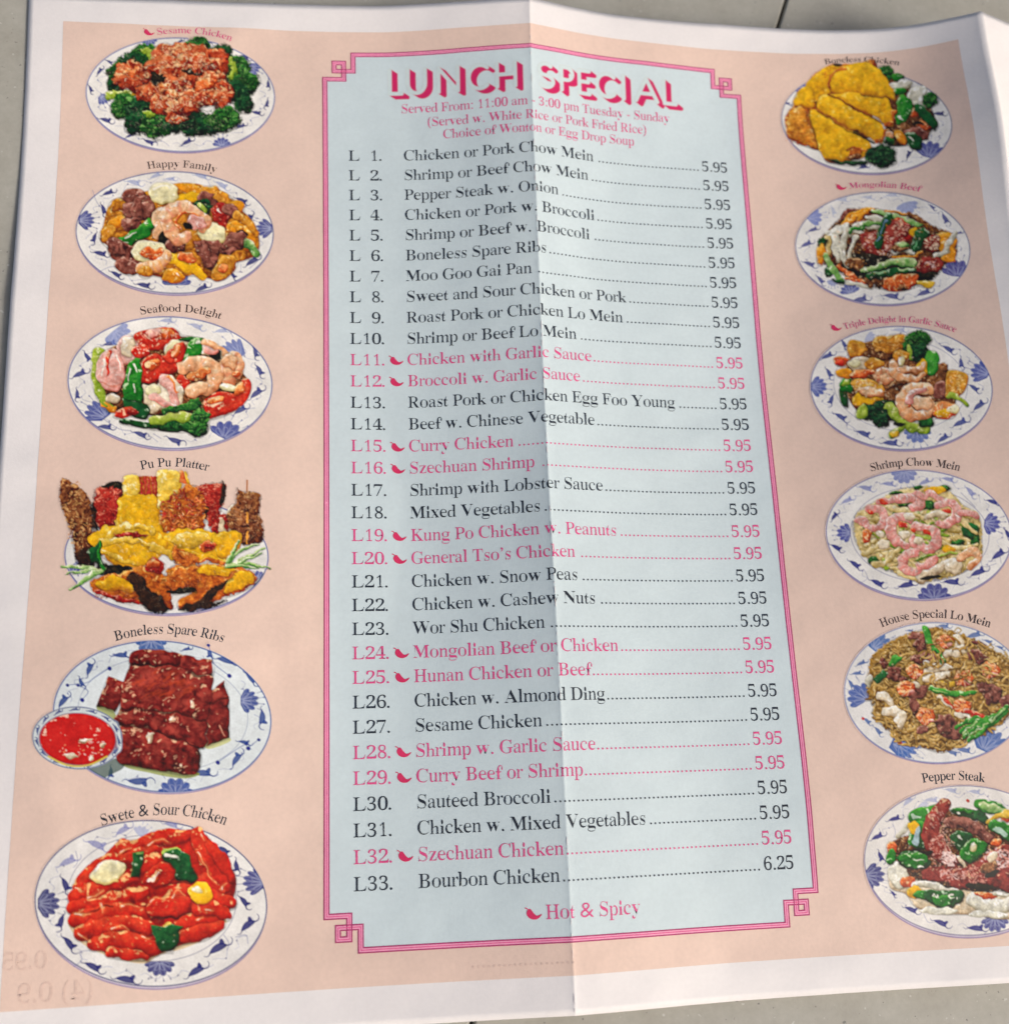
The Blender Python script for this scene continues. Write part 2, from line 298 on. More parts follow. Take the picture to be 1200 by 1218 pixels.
    def grid(s):                                     # colours and cover on a one-per-photo-pixel lattice of print dots
        if s.tone:                                   # irregular edges and uneven glaze of real food
            m = s.food; n1, n2, n3, n4 = (s.noise(z) - .5 for z in (26.01, 27.02, 11.03, 12.04)); w1, w2 = (up(s.rng.rand(int(s.H * s.px / 36) + 3, int(s.W * s.px / 36) + 3), s.H, s.W) - .5 for _ in (0, 1)); A0 = 20. / s.px
            I, J = np.mgrid[0:s.H, 0:s.W]; A1, A2 = 22. * s.wob / s.px, 9. * s.wob / s.px
            fi = np.clip(I + (w1 * A0 + n1 * A1 + n3 * A2) * m, 0, s.H - 1.001); fj = np.clip(J + (w2 * A0 + n2 * A1 + n4 * A2) * m, 0, s.W - 1.001); i0 = fi.astype(int); j0 = fj.astype(int); a = (fi - i0)[..., None]; b = (fj - j0)[..., None]
            c = s.c; s.c = (c[i0, j0] * (1 - b) + c[i0, j0 + 1] * b) * (1 - a) + (c[i0 + 1, j0] * (1 - b) + c[i0 + 1, j0 + 1] * b) * a
            g = (s.noise(31.05) - .5); h = s.noise(9.06) - .5; k = np.clip(1 + g * .45 + h * (.08 + .3 * s.wob), .5, 1.6)[..., None]; M_ = m[..., None]
            s.c = s.c * (1 - M_ + M_ * k)
            gl = np.clip((.035 - np.abs(s.noise(19.07) - .56)) * 40, 0, 1) * np.clip((s.noise(43.08) - .5) * 5, 0, 1) * m * .30 * s.wob
            s.c = s.c * (1 - gl[..., None]) + lin((246,226,196)) * gl[..., None]
        for ax in (0, 1):
            for _ in range(1): s.c = (np.roll(s.c, 1, ax) + 2 * s.c + np.roll(s.c, -1, ax)) / 4
        b = s.c.copy()                               # press sharpening and dot gain noise
        for _ in range(4):
            for ax in (0, 1): b = (np.roll(b, s.ss, ax) + b + np.roll(b, -s.ss, ax)) / 3
        lum = 1 + .10 * (s.noise(60)[..., None] - .5) + .10 * (s.noise(7)[..., None] - .5)
        if s.tone: s.c = np.clip((s.c + .28 * (s.c - b)) * lum, .004, 1)
        q = s.ss; H, W = s.H // q, s.W // q
        c = s.c[:H * q, :W * q].reshape(H, q, W, q, 3).mean((1, 3)); a = s.a[:H * q, :W * q].reshape(H, q, W, q).mean((1, 3))
        return c, a
# ------------------------------------------------------------------ the twelve printed dishes, drawn in enlarged photo coordinates
NAVY = (44,50,128); PALE = (128,144,196); MIDB = (70,92,160)
def dish_sesame():
    s = Picture(90, 25, 246, 165, 4.8, 11); s.wob = 0.85
    s.plate(598, 420, 542, 328, 2.5, .0, (84,92,160), under=8)
    for x, y, d, r, f in [(140,285,-50,30,1),(85,390,75,28,1),(175,568,25,40,1),(425,688,15,38,-1),(640,690,-25,40,1),(965,208,25,38,1),(1102,362,80,30,-1),(1090,472,110,30,1),(300,190,0,28,1),(740,122,15,38,-1),(1035,525,20,34,1),(950,600,-20,30,1),(310,655,-20,26,1),(600,115,-25,22,1),(195,235,40,24,1)]:
        s.leaf(x, y, d, r, (40,46,118), .9, f)
    s.lotus(420, 92, -.1, 1, 62, (52,66,146)); s.lotus(835, 715, -.1, -1, 66, (48,62,146)); s.lotus(140, 425, 1, .9, 70, (48,62,146), half=60); s.lotus(985, 250, 1, 1, 80, (48,62,146), half=55)
    for x, y, r, m in [(400,195,78,'broc'),(300,250,80,'brocdark'),(690,155,80,'broc'),(830,190,70,'brocdark'),(235,370,62,'brocdark'),(920,270,86,'broc'),(960,350,92,'broc'),(905,400,80,'brocdark'),(225,290,50,'broc')]: s.floret(x, y, r, m)
    s.floret(960, 480, 60, 'brocdark')
    for p in [[(885,225),(900,270),(880,320)],[(400,165),(440,200),(425,230)]]: s.tube('stem', p, 20, 12)
    s.blob('stem', [(170,410),(230,395),(330,400),(340,430),(230,440),(180,450)]); s.oval('yellow', 345, 395, 32, 26)
    for x, y, r, m in [(290,490,88,'broc'),(375,500,82,'brocdark'),(350,590,76,'brocdark'),(460,595,96,'broc'),(560,590,60,'brocdark'),(680,580,98,'brocdark'),(770,580,80,'brocdark'),(850,560,94,'broc'),(640,540,60,'brocdark')]: s.floret(x, y, r, m)
    s.blob('stem', [(390,530),(430,520),(450,545),(410,560)])
    s.blob('sesame', [(400,240),(520,140),(640,150),(840,190),(860,300),(880,460),(720,490),(620,560),(560,560),(480,500),(380,430),(300,380),(330,280)], R=60, shift=-.3)
    for x, y, rx, ry, a in [(520,200,78,70,0),(600,170,60,50,0),(690,200,110,66,10),(800,210,60,60,0),(830,265,40,50,0),(330,300,105,70,5),(300,345,72,50,0),(500,250,110,58,-5),(700,245,115,64,5),(560,300,70,60,0),(655,330,60,50,0),(560,370,120,66,5),(770,350,76,60,-20),(850,390,50,50,0),(400,410,60,50,0),(450,420,70,55,20),(700,440,110,60,0),(820,440,80,48,-5),(500,470,90,60,10),(570,530,60,66,0),(610,480,90,46,0)]:
        s.oval('sesame', x, y, rx, ry, a, wob=.14, R=40, seam=.55)
    s.oval('dark', 465, 325, 46, 30, seam=.1); s.oval('dark', 660, 290, 60, 12, 8, seam=.1); s.oval('orange', 320, 290, 46, 26); s.oval('orange', 745, 355, 60, 36, -15); s.oval('orange', 520, 375, 40, 26); s.oval('orange', 555, 410, 40, 24)
    for cx, cy, rx, ry, n in [(500,255,90,40,60),(680,230,110,60,90),(560,380,110,60,90),(560,465,110,50,90),(760,440,120,50,50),(330,300,80,50,26),(560,170,80,40,40),(580,560,50,30,20)]:
        s.specks([(240,214,166),(226,188,128),(250,232,196)], cx, cy, rx, ry, n, 6, .8)
    return s
def dish_happy():
    s = Picture(80, 185, 260, 173, 4.615, 12)
    s.plate(590, 422, 545, 338, 1.5, .0, (58,62,132), under=11)
    for x, y, d, r, f in [(230,205,-15,38,1),(198,300,80,38,1),(150,455,100,36,-1),(185,540,20,44,1),(270,655,40,38,1),(425,715,20,46,1),(745,728,-20,44,1),(1020,580,-30,48,1),(1008,345,-70,38,1),(960,250,35,40,1),(910,660,60,30,1)]: s.leaf(x, y, d, r, (38,44,116), .9, f)
    for x, y, d, r in [(370,150,20,46),(490,110,-20,36),(740,115,20,42),(850,165,40,42),(570,130,10,30)]: s.leaf(x, y, d, r, PALE, .6)
    s.lotus(62, 355, 1, 0, 92, (40,48,132), half=62); s.lotus(1125, 400, -1, 0, 92, (40,48,132), half=62); s.lotus(600, 712, 0, -1, 100, (48,58,140), half=88)
    s.vine([(140,190),(160,250),(190,290)]); s.vine([(170,640),(240,610),(290,620)]); s.vine([(1000,620),(1060,560),(1050,520)])
    s.blob('fried', [(235,260),(300,230),(420,200),(640,150),(860,200),(960,300),(1040,400),(1040,540),(900,600),(860,680),(700,660),(480,660),(300,560),(180,460),(200,380)], shift=-.15)
    for a in [('fried',280,265,46,34,-20),('carrot',255,380,86,28,-40),('fried',225,430,56,36,-50),('beef',370,225,66,48,0),('beef',345,300,46,44,0),('beef',420,290,72,66,-30),('carrot',540,230,60,30,0),('carrot',690,195,110,26,18),('yellow',640,240,110,26,-10),('fried',790,200,50,36,0),('beef',780,240,66,36,20),('fried',860,240,60,34,30),('carrot',930,290,46,44,0)]: s.oval(*a)
    s.oval('egg', 530, 205, 84, 60, 5, wob=.04); s.glint([(480,180),(520,165),(570,180)], 8)
    s.floret(745, 285, 54, 'brocdark'); s.tube('stem', [(730,270),(760,300),(755,320)], 12, 8)
    s.blob('red', [(800,280),(860,255),(895,290),(880,400),(830,380),(790,330)], ragged=6); s.glint([(830,290),(845,310)], 6); s.oval('beef', 900, 300, 40, 40)
    s.tube('carrot', [(900,400),(960,380),(1000,420),(1010,480),(980,500)], 30, 24); s.tube('fried', [(930,330),(990,370),(1040,430)], 24, 16); s.tube('scallion', [(960,480),(1010,500),(1040,540)], 26, 20)
    s.oval('carrot', 930, 410, 36, 22); s.oval('dark', 955, 432, 30, 14, 10)
    s.blob('beef', [(300,350),(380,340),(400,400),(330,420)], ragged=8); s.blob('shrimp', [(470,330),(520,280),(560,360),(540,450),(480,440)])
    s.blob('pepper', [(265,470),(330,430),(400,380),(450,345),(475,390),(440,440),(360,490),(290,510)]); s.glint([(320,450),(380,420)], 5); s.glint([(300,480),(340,470)], 4); s.glint([(420,370),(440,365)], 5)
    s.oval('beef', 320, 540, 110, 60, 30); s.oval('beef', 270, 500, 60, 44, 40); s.oval('beef', 330, 610, 72, 40, 20)
    s.oval('dark', 560, 470, 60, 50); s.oval('beef', 600, 490, 60, 40)
    s.oval('egg', 790, 425, 80, 52, 20, wob=.05)
    s.prawn([(660,440),(600,455),(560,400),(545,330),(590,290),(660,285),(720,320),(770,370),(730,410)], 40, tail=False, bands=9, band=(226,134,100))
    s.tube('orange', [(612,400),(600,350),(640,312),(700,318),(750,360)], 9, 6, seam=.15, shift=.1)
    s.oval('pinkshrimp', 715, 370, 55, 40, 20); s.oval('dark', 660, 380, 22, 12, 30)
    s.blob('beef', [(700,480),(790,470),(850,480),(830,560),(790,630),(740,580)], R=14, ragged=8); s.tube('beef', [(760,490),(770,540),(785,610)], 18, 12); s.blob('beef', [(830,520),(900,430),(980,440),(960,510),(880,545)], ragged=10); s.tube('beef', [(860,500),(920,470),(950,500)], 20)
    s.blob('egg', [(360,520),(400,470),(480,465),(540,500),(545,560),(470,590),(380,570)]); s.blob('orange', [(400,540),(440,510),(520,515),(530,550),(470,580)])
    s.tube('yellow', [(560,560),(640,590),(700,620),(740,660)], 34, 26, mid=40, shift=.1); s.oval('orange', 660, 560, 50, 28, 20); s.tube('shrimp', [(410,620),(470,610),(530,580),(550,540)], 34, 24, mid=36, bands=5, band=(232,160,70))
    s.oval('fried', 430, 640, 42, 34); s.oval('carrot', 580, 664, 66, 34, 5); s.blob('fried', [(790,660),(830,580),(890,545),(935,570),(910,640),(830,690)]); s.oval('orange', 860, 620, 28, 20); s.glint([(600,650),(620,660)], 5)
    s.specks([(250,230,180),(60,24,14)], 600, 430, 400, 230, 110, 6, .55)
    return s
def dish_seafood():
    s = Picture(70, 355, 262, 186, 4.444, 13)
    s.plate(588, 445, 543, 352, 2.5, .0, (66,76,150), under=10)
    for x, y, d, r, f in [(275,240,-5,40,1),(155,310,50,36,-1),(115,400,-20,46,1),(95,510,95,34,1),(250,682,12,44,1),(435,722,30,44,1),(620,750,15,48,-1),(965,590,-25,44,1),(1050,500,-35,48,1),(1060,385,70,40,1),(1038,290,80,36,1)]: s.leaf(x, y, d, r, (44,54,128), .88, f)
    for x, y, d, r in [(575,118,5,38),(730,150,30,42),(865,172,0,38)]: s.leaf(x, y, d, r, PALE, .6)
    s.lotus(290, 170, .5, .5, 100, (110,130,196), .75, half=88); s.lotus(250, 630, -.75, -.8, 130, (56,72,150), half=60); s.lotus(870, 740, .5, -.85, 120, (52,68,150), half=85); s.lotus(965, 310, -1, -.9, 130, (80,100,170), .85, half=50)
    s.vine([(240,640),(320,690),(380,700)]); s.vine([(500,715),(540,740)])
    s.blob('brown', [(230,300),(400,220),(640,190),(860,280),(960,380),(1000,470),(880,580),(700,620),(500,620),(330,600),(230,500)], shift=-.1)
    s.oval('stem', 210, 290, 34, 34); s.tube('stem', [(200,330),(200,440),(230,530),(270,580)], 30, 24); s.tube('carrot', [(240,560),(285,590),(300,580)], 22, 14)
    s.blob('tomato', [(400,190),(500,160),(600,155),(650,200),(620,260),(500,270),(420,250)]); s.oval('orange', 560, 190, 60, 26); s.oval('pinkshrimp', 500, 180, 50, 20, -10); s.specks([(246,206,176)], 520, 190, 110, 26, 30, 7, .7, 4)
    s.blob('pinkshrimp', [(320,220),(380,190),(420,250),(430,330),(370,350),(310,300)], shift=.15)
    s.blob('whitemeat', [(330,240),(370,200),(400,210),(380,300),(340,300)], shift=.2); s.oval('tomato', 430, 280, 50, 40); s.specks([(248,214,190)], 430, 270, 44, 30, 14, 7)
    s.blob('pinkshrimp', [(220,300),(270,265),(320,290),(345,360),(340,440),(300,490),(240,480),(205,420),(200,350)], shift=.1); s.tube('tomato', [(265,290),(250,350),(262,400)], 12, 6, seam=.1, shift=.2); s.glint([(235,330),(228,400)], 6); s.glint([(310,310),(325,380)], 5); s.line((206,110,80), [(215,440),(270,470),(330,450)], 4, cover=.6)
    s.blob('egg', [(560,260),(610,215),(660,225),(640,280),(580,310)])
    s.oval('whitemeat', 690, 225, 46, 24); s.tube('onion', [(760,230),(820,250),(870,290)], 24, 18); s.oval('darkpepper', 700, 215, 66, 14, 5)
    s.blob('tomato', [(440,440),(445,340),(500,290),(560,300),(650,230),(670,290),(640,360),(570,410)]); s.oval('orange', 500, 350, 40, 26, -20); s.oval('orange', 620, 280, 34, 16, -55, shift=.2); s.glint([(600,300),(630,250)], 5, (250,200,160)); s.line((140,26,16), [(540,300),(580,340),(640,350)], 5, cover=.7)
    s.blob('pepper', [(665,330),(690,240),(720,205),(762,230),(755,290),(700,330)]); s.glint([(735,225),(750,240)], 5)
    s.blob('whitemeat', [(750,290),(780,240),(860,260),(890,310),(850,330),(790,300)]); s.oval('dark', 830, 300, 34, 26, 20); s.oval('pinkshrimp', 800, 275, 40, 20, 10); s.tube('shrimp', [(770,235),(850,260),(890,300)], 18, 14)
    s.prawn([(900,430),(890,370),(920,320),(950,350),(950,410)], 44, tail=False); s.oval('shrimp', 905, 330, 44, 40); s.oval('orange', 940, 400, 26, 20)
    s.prawn([(660,370),(720,345),(790,350),(830,400),(810,460),(740,490),(680,480)], 44, tail=False, bands=8, band=(234,160,110)); s.oval('orange', 745, 400, 66, 26, -20, shift=.15); s.oval('brown', 740, 430, 22, 12, -15)
    s.oval('tomato', 655, 445, 34, 40); s.oval('shrimp', 720, 480, 66, 36, -10, shift=.1); s.oval('egg', 895, 468, 38, 18, 5)
    s.blob('tomato', [(770,560),(790,520),(850,490),(930,500),(960,440),(1000,425),(1018,470),(990,540),(920,600),(800,640),(770,600)]); s.oval('orange', 830, 540, 42, 22, -10, shift=.3); s.oval('orange', 950, 480, 26, 40, 30, shift=.2); s.glint([(810,570),(860,560)], 5, (252,220,180)); s.glint([(800,530),(830,520)], 5, (252,220,180))
    s.blob('whitemeat', [(445,460),(520,450),(590,410),(640,460),(660,530),(640,580),(540,590),(490,610),(460,550)], shift=.15); s.tube('pinkshrimp', [(560,430),(600,480),(620,560)], 26, 20); s.oval('egg', 500, 480, 40, 34); s.tube('orange', [(575,420),(610,450),(630,500)], 8, 5, seam=.1, shift=.2); s.tube('pinkshrimp', [(500,520),(560,560),(620,580)], 22, 14); s.oval('tomato', 650, 575, 40, 18, -15)
    s.tube('stem', [(190,440),(215,520),(250,570)], 14, 8, seam=.1); s.oval('whitemeat', 285, 530, 36, 22)
    s.blob('darkpepper', [(345,520),(440,540),(480,600),(460,640),(380,620),(340,570)]); s.oval('tomato', 350, 605, 60, 26, -15); s.oval('red', 390, 600, 30, 16)
    s.blob('pepper', [(400,320),(435,340),(442,440),(445,540),(400,550),(350,530),(345,440),(365,360)]); s.glint([(375,380),(365,440)], 5); s.glint([(400,350),(410,390)], 6); s.glint([(395,460),(400,500)], 4)
    s.tube('darkpepper', [(335,650),(450,670),(600,690),(700,690)], 16, 18); s.tube('broc', [(500,670),(600,660),(700,680)], 26, 24)
    s.blob('stem', [(480,630),(560,610),(660,600),(720,620),(720,660),(620,650),(520,670),(490,665)], shift=.1); s.floret(720, 560, 34, 'broc', 26); s.tube('broc', [(560,600),(640,580),(720,570)], 14, 22)
    s.floret(745, 650, 52, 'broc', 60); s.floret(735, 690, 56, 'broc', 40)
    return s
def dish_pupu():
    s = Picture(60, 540, 275, 200, 4.286, 14); s.wob = 0.42
    s.plate(592, 520, 522, 300, 1, .0, (66,72,150), under=9, white=(226,224,220))
    s.inside(lambda: s.flat((40,56,30), [(100,640),(250,760),(450,812),(640,826),(850,790),(1010,700),(1100,590),(1040,700),(860,805),(640,838),(430,822),(220,756)], .8))
    s.lotus(120, 560, .5, .5, 60, (60,70,150)); s.lotus(1060, 640, -.5, -.5, 60, (60,70,150))
    s.blob('whitemeat', [(900,300),(940,260),(930,420),(900,400)])
    s.blob('skewer', [(66,124),(110,150),(170,190),(210,260),(225,380),(230,500),(190,570),(140,560),(110,440),(80,330),(50,250),(48,180)], R=60, ragged=14)
    s.specks([(226,170,96),(236,190,120),(190,120,60)], 135, 300, 62, 170, 120, 7, .7); s.blob('char', [(130,500),(200,480),(230,540),(200,590),(140,565)], ragged=10)
    s.blob('dark', [(265,160),(340,140),(372,160),(360,200),(270,200)], ragged=8); s.blob('red', [(225,190),(300,170),(372,190),(365,290),(330,360),(260,385),(230,330)], R=50, ragged=12); s.specks([(214,92,70)], 300, 270, 60, 80, 60, 5, .7); s.blob('char', [(215,250),(235,300),(240,390),(220,360)])
    s.blob('crust', [(450,120),(540,130),(545,220),(520,240),(450,200)])
    for x in (460, 478, 496, 514, 530): s.tube('red', [(x,120),(x+6,180),(x+14,225)], 7, 5, seam=.2, shift=.3)
    s.blob('pasty', [(375,115),(455,110),(450,200),(430,230),(380,240),(372,180)], shift=.2)
    s.blob('red', [(760,175),(820,150),(890,155),(890,210),(870,290),(908,320),(906,390),(830,400),(790,300)], R=40, ragged=14); s.blob('dark', [(780,270),(800,275),(800,330),(785,320)]); s.tube('whitemeat', [(870,330),(880,385)], 12, 16); s.specks([(212,96,70)], 840, 260, 50, 110, 60, 5, .6); s.oval('char', 875, 200, 14, 60)
    s.line((176,110,60), [(1003,135),(1002,190)], 4)
    s.blob('skewer', [(950,175),(975,190),(1060,200),(1075,240),(1065,300),(1085,370),(1080,440),(1020,470),(960,450),(920,390),(908,310),(940,260)], R=50, ragged=16); s.specks([(196,140,96),(214,164,120)], 1000, 320, 70, 120, 80, 6, .6)
    for y in (300, 320, 400, 425): s.line((238,160,60), [(1003,y),(1006,y+26)], 5)
    s.blob('yellow', [(360,230),(430,205),(540,220),(570,330),(600,430),(560,470),(470,450),(340,400)], R=70, shift=.05); s.specks([(250,224,110),(214,150,20)], 460, 300, 90, 90, 90, 5, .5)
    s.blob('pasty', [(545,90),(640,85),(670,130),(660,190),(610,250),(560,280),(545,190)], shift=.2); s.tube('orange', [(665,95),(690,160),(700,200)], 14, 10); s.tube('pasty', [(690,90),(705,160)], 8)
    s.blob('crust', [(580,260),(640,190),(740,160),(780,230),(790,330),(770,390),(680,400),(580,390),(565,320)], R=50, ragged=18)
    for _ in range(110):
        a = s.rng.rand() * 2 * PI; q = math.sqrt(s.rng.rand()); x, y = 675 + 105 * q * math.cos(a), 285 + 105 * q * math.sin(a)
        s.tube(['orange','crust','red'][s.rng.randint(3)], [(x, y), (x + s.rng.randn() * 12, y + 14), (x + s.rng.randn() * 20, y + 26)], 4, 2, seam=.35, shift=s.rng.rand() * .6 - .2 + (y - 285) / 400)
    s.blob('yellow', [(580,420),(640,390),(760,380),(840,400),(950,395),(968,450),(950,510),(880,550),(760,540),(640,520),(590,480)], R=60, shift=.08)
    s.blob('pasty', [(620,440),(700,400),(790,400),(830,450),(740,470),(660,480)], R=40); s.blob('yellow', [(840,410),(950,400),(965,470),(900,530),(850,510)], R=40, shift=.05); s.oval('orange', 808, 472, 44, 26, -10); s.oval('red', 815, 470, 24, 12)
    s.tube('yellow', [(690,500),(760,520),(830,540),(890,555)], 22, 14); s.tube('crust', [(760,545),(840,545),(890,560)], 10, 8)
    s.blob('yellow', [(200,420),(280,370),(360,360),(480,370),(560,420),(600,460),(560,520),(500,560),(420,585),(340,570),(260,520),(215,470)], R=60, shift=.05)
    s.tube('pasty', [(290,420),(340,378),(420,366),(490,380),(520,400)], 18, 14); s.oval('red', 395, 412, 80, 14, 2, wob=.2); s.tube('pasty', [(260,450),(330,440),(430,440),(520,470)], 20, 12); s.tube('pasty', [(270,500),(340,530),(430,560)], 14, 10); s.tube('pasty', [(530,480),(590,500),(620,530)], 22, 14)
    s.specks([(250,236,160),(206,140,20)], 560, 470, 350, 60, 90, 6, .45)
    s.blob('dark', [(240,560),(320,560),(420,590),(330,620),(240,610)])
    s.blob('wing', [(205,650),(250,625),(330,610),(400,600),(470,570),(560,600),(590,650),(620,700),(600,780),(540,770),(470,770),(380,760),(290,730),(220,700)], R=44, ragged=8); s.blob('yellow', [(240,650),(330,620),(390,640),(420,700),(330,700),(250,680)], R=30); s.specks([(150,60,16)], 330, 720, 110, 24, 70, 6, .6); s.tube('red', [(240,700),(330,740),(450,765)], 14, 10, seam=0, shift=-.1)
    s.blob('char', [(395,620),(450,615),(500,680),(560,730),(610,770),(580,810),(500,800),(420,690)], ragged=10); s.tube('wing', [(520,600),(560,660),(600,740),(610,780)], 26, 16, mid=34, shift=-.1)
    s.oval('red', 535, 572, 50, 40, 10, seam=.3); s.oval('orange', 520, 560, 30, 18)
    s.blob('wing', [(590,600),(640,565),(760,560),(900,570),(1000,590),(1050,610),(1045,660),(960,710),(840,750),(760,790),(700,800),(650,780),(660,740),(720,700),(640,700),(580,660)], R=44, ragged=8)
    s.blob('crust', [(590,610),(700,570),(750,600),(740,680),(650,700),(590,670)], ragged=14, R=30); s.blob('yellow', [(930,620),(1020,600),(1040,650),(960,690),(890,710)], R=30); s.blob('yellow', [(760,570),(880,575),(940,600),(860,620),(770,610)], R=24)
    s.blob('crust', [(620,480),(690,490),(750,520),(750,560),(640,560)], ragged=16, R=24); s.specks([(150,60,16),(110,30,10)], 780, 640, 180, 60, 110, 6, .55)
    s.blob('char', [(800,700),(860,660),(920,640),(860,700),(820,750),(900,750),(760,800),(670,800),(660,780),(740,750)], ragged=10); s.oval('dark', 665, 700, 80, 13, -5)
    for P in [[(60,575),(140,575),(230,590)],[(100,690),(170,650),(260,590)],[(80,610),(160,600),(250,590)],[(120,680),(200,620),(270,580)]]: s.tube('scallion', P, 7, 12, shift=.15)
    s.blob('darkpepper', [(190,500),(230,470),(260,450),(255,520),(280,570),(230,560)]); s.tube('pepper', [(255,450),(240,520),(270,580)], 6, 9)
    for P in [[(900,560),(960,500),(1060,460)],[(910,570),(990,530),(1090,480)],[(920,575),(1010,560),(1120,585)],[(900,550),(930,500),(960,440)],[(930,570),(1020,530),(1080,505)],[(900,570),(980,575),(1060,580)]]: s.tube('scallion', P, 12, 5, shift=.1)
    return s
def dish_ribs():
    s = Picture(30, 740, 300, 210, 4.0, 15); s.wob = 0.1
    s.plate(652, 450, 522, 362, 5, .0, (60,80,150), under=8, white=(218,226,228))
    d = s.ellip(655, 440, 405, 270, 5); s.put((slice(None), slice(None)), np.clip(1.2 - np.abs(d) / s.px, 0, 1) * .6, lin((90,110,160)))
    for x, y, dg, r, f in [(310,220,-65,42,1),(460,160,5,42,1),(270,290,60,30,-1),(185,375,-50,44,1),(960,185,20,52,1),(1075,270,55,44,1),(1125,460,95,48,1),(1010,650,-55,46,1),(1045,575,20,32,1),(545,755,-5,60,-1),(405,720,100,34,1),(850,722,5,54,1),(880,150,80,34,-1),(770,130,-10,24,1)]: s.leaf(x, y, dg, r, (40,70,140), .9, f)
    s.lotus(600, 84, 0, 1, 92, (40,84,156), half=90); s.lotus(715, 825, 0, -1, 105, (36,70,150), half=88); s.lotus(1025, 375, 1, 0, 90, (30,60,140), half=75)
    for v in [[(200,300),(290,290),(330,265),(400,220)],[(870,110),(890,160),(900,200),(970,255)],[(1050,580),(1000,610),(915,668)],[(250,300),(300,330),(270,370)],[(1110,560),(1060,600)]]:
        s.vine(v, (60,90,160), .8); s.oval('darkpepper', v[-1][0], v[-1][1], 1, 1, seam=0); s.line((40,70,140), [v[-1], (v[-1][0] + 3, v[-1][1] + 3)], 9); s.line((40,70,140), [v[0], (v[0][0] + 3, v[0][1] + 2)], 7)
    s.flat((150,160,50), [(340,410),(430,440),(440,660),(600,720),(760,745),(830,720),(700,700),(470,640)], .8); s.inside(lambda: s.flat((60,84,70), [(250,700),(330,680),(440,650),(470,690),(400,730),(330,760)], .8)); s.flat((196,196,90), [(850,560),(870,605),(972,570),(960,550)], .7)
    s.poly('ribs', [(395,258),(480,290),(480,330),(430,430),(340,402)], R=26, shift=-.05); s.poly('ribs', [(950,278),(970,370),(972,550),(864,592),(862,430),(880,330)], R=30); s.line((90,20,14), [(880,385),(966,358)], 5); s.glint([(880,340),(900,320)], 5, (232,160,120)); s.glint([(930,500),(950,540)], 4, (224,160,130)); s.glint([(385,340),(390,300)], 4, (210,150,120))
    s.poly('ribs', [(430,490),(445,430),(480,330),(500,190),(600,150),(890,180),(890,260),(880,330),(862,440),(862,520),(850,600),(700,580),(520,500)], R=40)
    s.blob('ribs', [(500,200),(505,150),(560,132),(660,134),(750,160),(735,190),(660,210),(560,208)], R=26); s.blob('ribs', [(740,210),(755,160),(830,175),(890,190),(890,255),(810,248),(770,240)], R=26)
    s.blob('ribs', [(490,230),(560,215),(720,210),(800,245),(890,260),(885,320),(862,470),(700,440),(560,430),(455,410)], R=30, shift=.12)
    for i in range(70):
        a = s.rng.rand() * 6.28; q = math.sqrt(s.rng.rand()); x, y = 660 + 150 * q * math.cos(a), 300 + 80 * q * math.sin(a); s.line((214,78,36), [(x - 16, y + 9), (x + 16, y - 9)], 7, 3, .16)
    s.blob('ribs', [(440,440),(520,415),(640,425),(760,440),(862,470),(862,500),(846,600),(700,540),(520,490),(430,480)], R=24, shift=.02)
    s.blob('ribs', [(435,520),(470,490),(560,500),(700,550),(800,575),(835,620),(832,690),(790,730),(680,715),(540,690),(440,660)], R=50, shift=.05)
    for P in [[(440,485),(560,505),(700,550),(835,598)],[(460,410),(600,425),(740,440),(862,472)],[(505,205),(600,212),(660,205)],[(780,245),(860,258)]]: s.line((46,8,8), P, 6, 4, .8)
    for x, y, w in [(700,460,9),(595,548,17),(790,395,10),(740,680,8)]: s.oval('whitemeat', x, y, w, w * 1.1, wob=.3, seam=0, shift=.2)
    for x0, y0, x1, y1, n in [(530,190,650,165,9),(790,225,870,215,7),(500,430,640,445,9),(680,450,790,500,9),(470,530,560,520,8),(500,620,600,640,8),(640,600,760,700,10),(490,280,520,380,9),(660,370,710,380,5),(780,370,800,400,4),(620,220,760,240,6)]:
        for _ in range(n):
            t = s.rng.rand(); x, y = x0 + (x1 - x0) * t + s.rng.randn() * 9, y0 + (y1 - y0) * t + s.rng.randn() * 12; s.line((232,176,140), [(x, y), (x + 5 + s.rng.rand() * 12, y - 3 - s.rng.rand() * 5)], 2.6, 1., .75)
    # little dip bowl in front, standing on the plate rim
    s.pl = (250, 552, 217, 150, 3); a = (slice(None), slice(None)); d = s.ellip(250, 552, 217, 150, 3)
    s.put(a, d / s.px + .5, lin((206,214,214))); s.put(a, np.clip(1.8 - np.abs(d - 3) / s.px, 0, 1) * .8, lin((50,70,130)))
    for t in range(0, 360, 24):
        x, y = s.rim(t, .90); s.leaf(x, y, t + 90, 20, (50,64,130), .85)
    d = s.ellip(250, 558, 186, 126, 3); s.put(a, d / s.px + .5, lin((150,120,140))); sd, col = s.shade(a, s.ellip(250, 558, 180, 122, 3), 'dip', 40); s.put(a, sd / s.px + .5, col)
    s.specks([(246,206,180),(250,236,226),(244,170,120)], 280, 600, 120, 46, 40, 6, .7); s.oval('whitemeat', 215, 636, 34, 16, 10, wob=.3, seam=0); s.oval('whitemeat', 315, 650, 18, 10, -60, wob=.3, seam=0); s.oval('whitemeat', 290, 566, 34, 9, -5, wob=.3, seam=0); s.oval('whitemeat', 368, 590, 16, 12, 0, wob=.3, seam=0)
    s.line((214,196,90), [(110,640),(200,682),(300,682),(390,640)], 4)
    return s
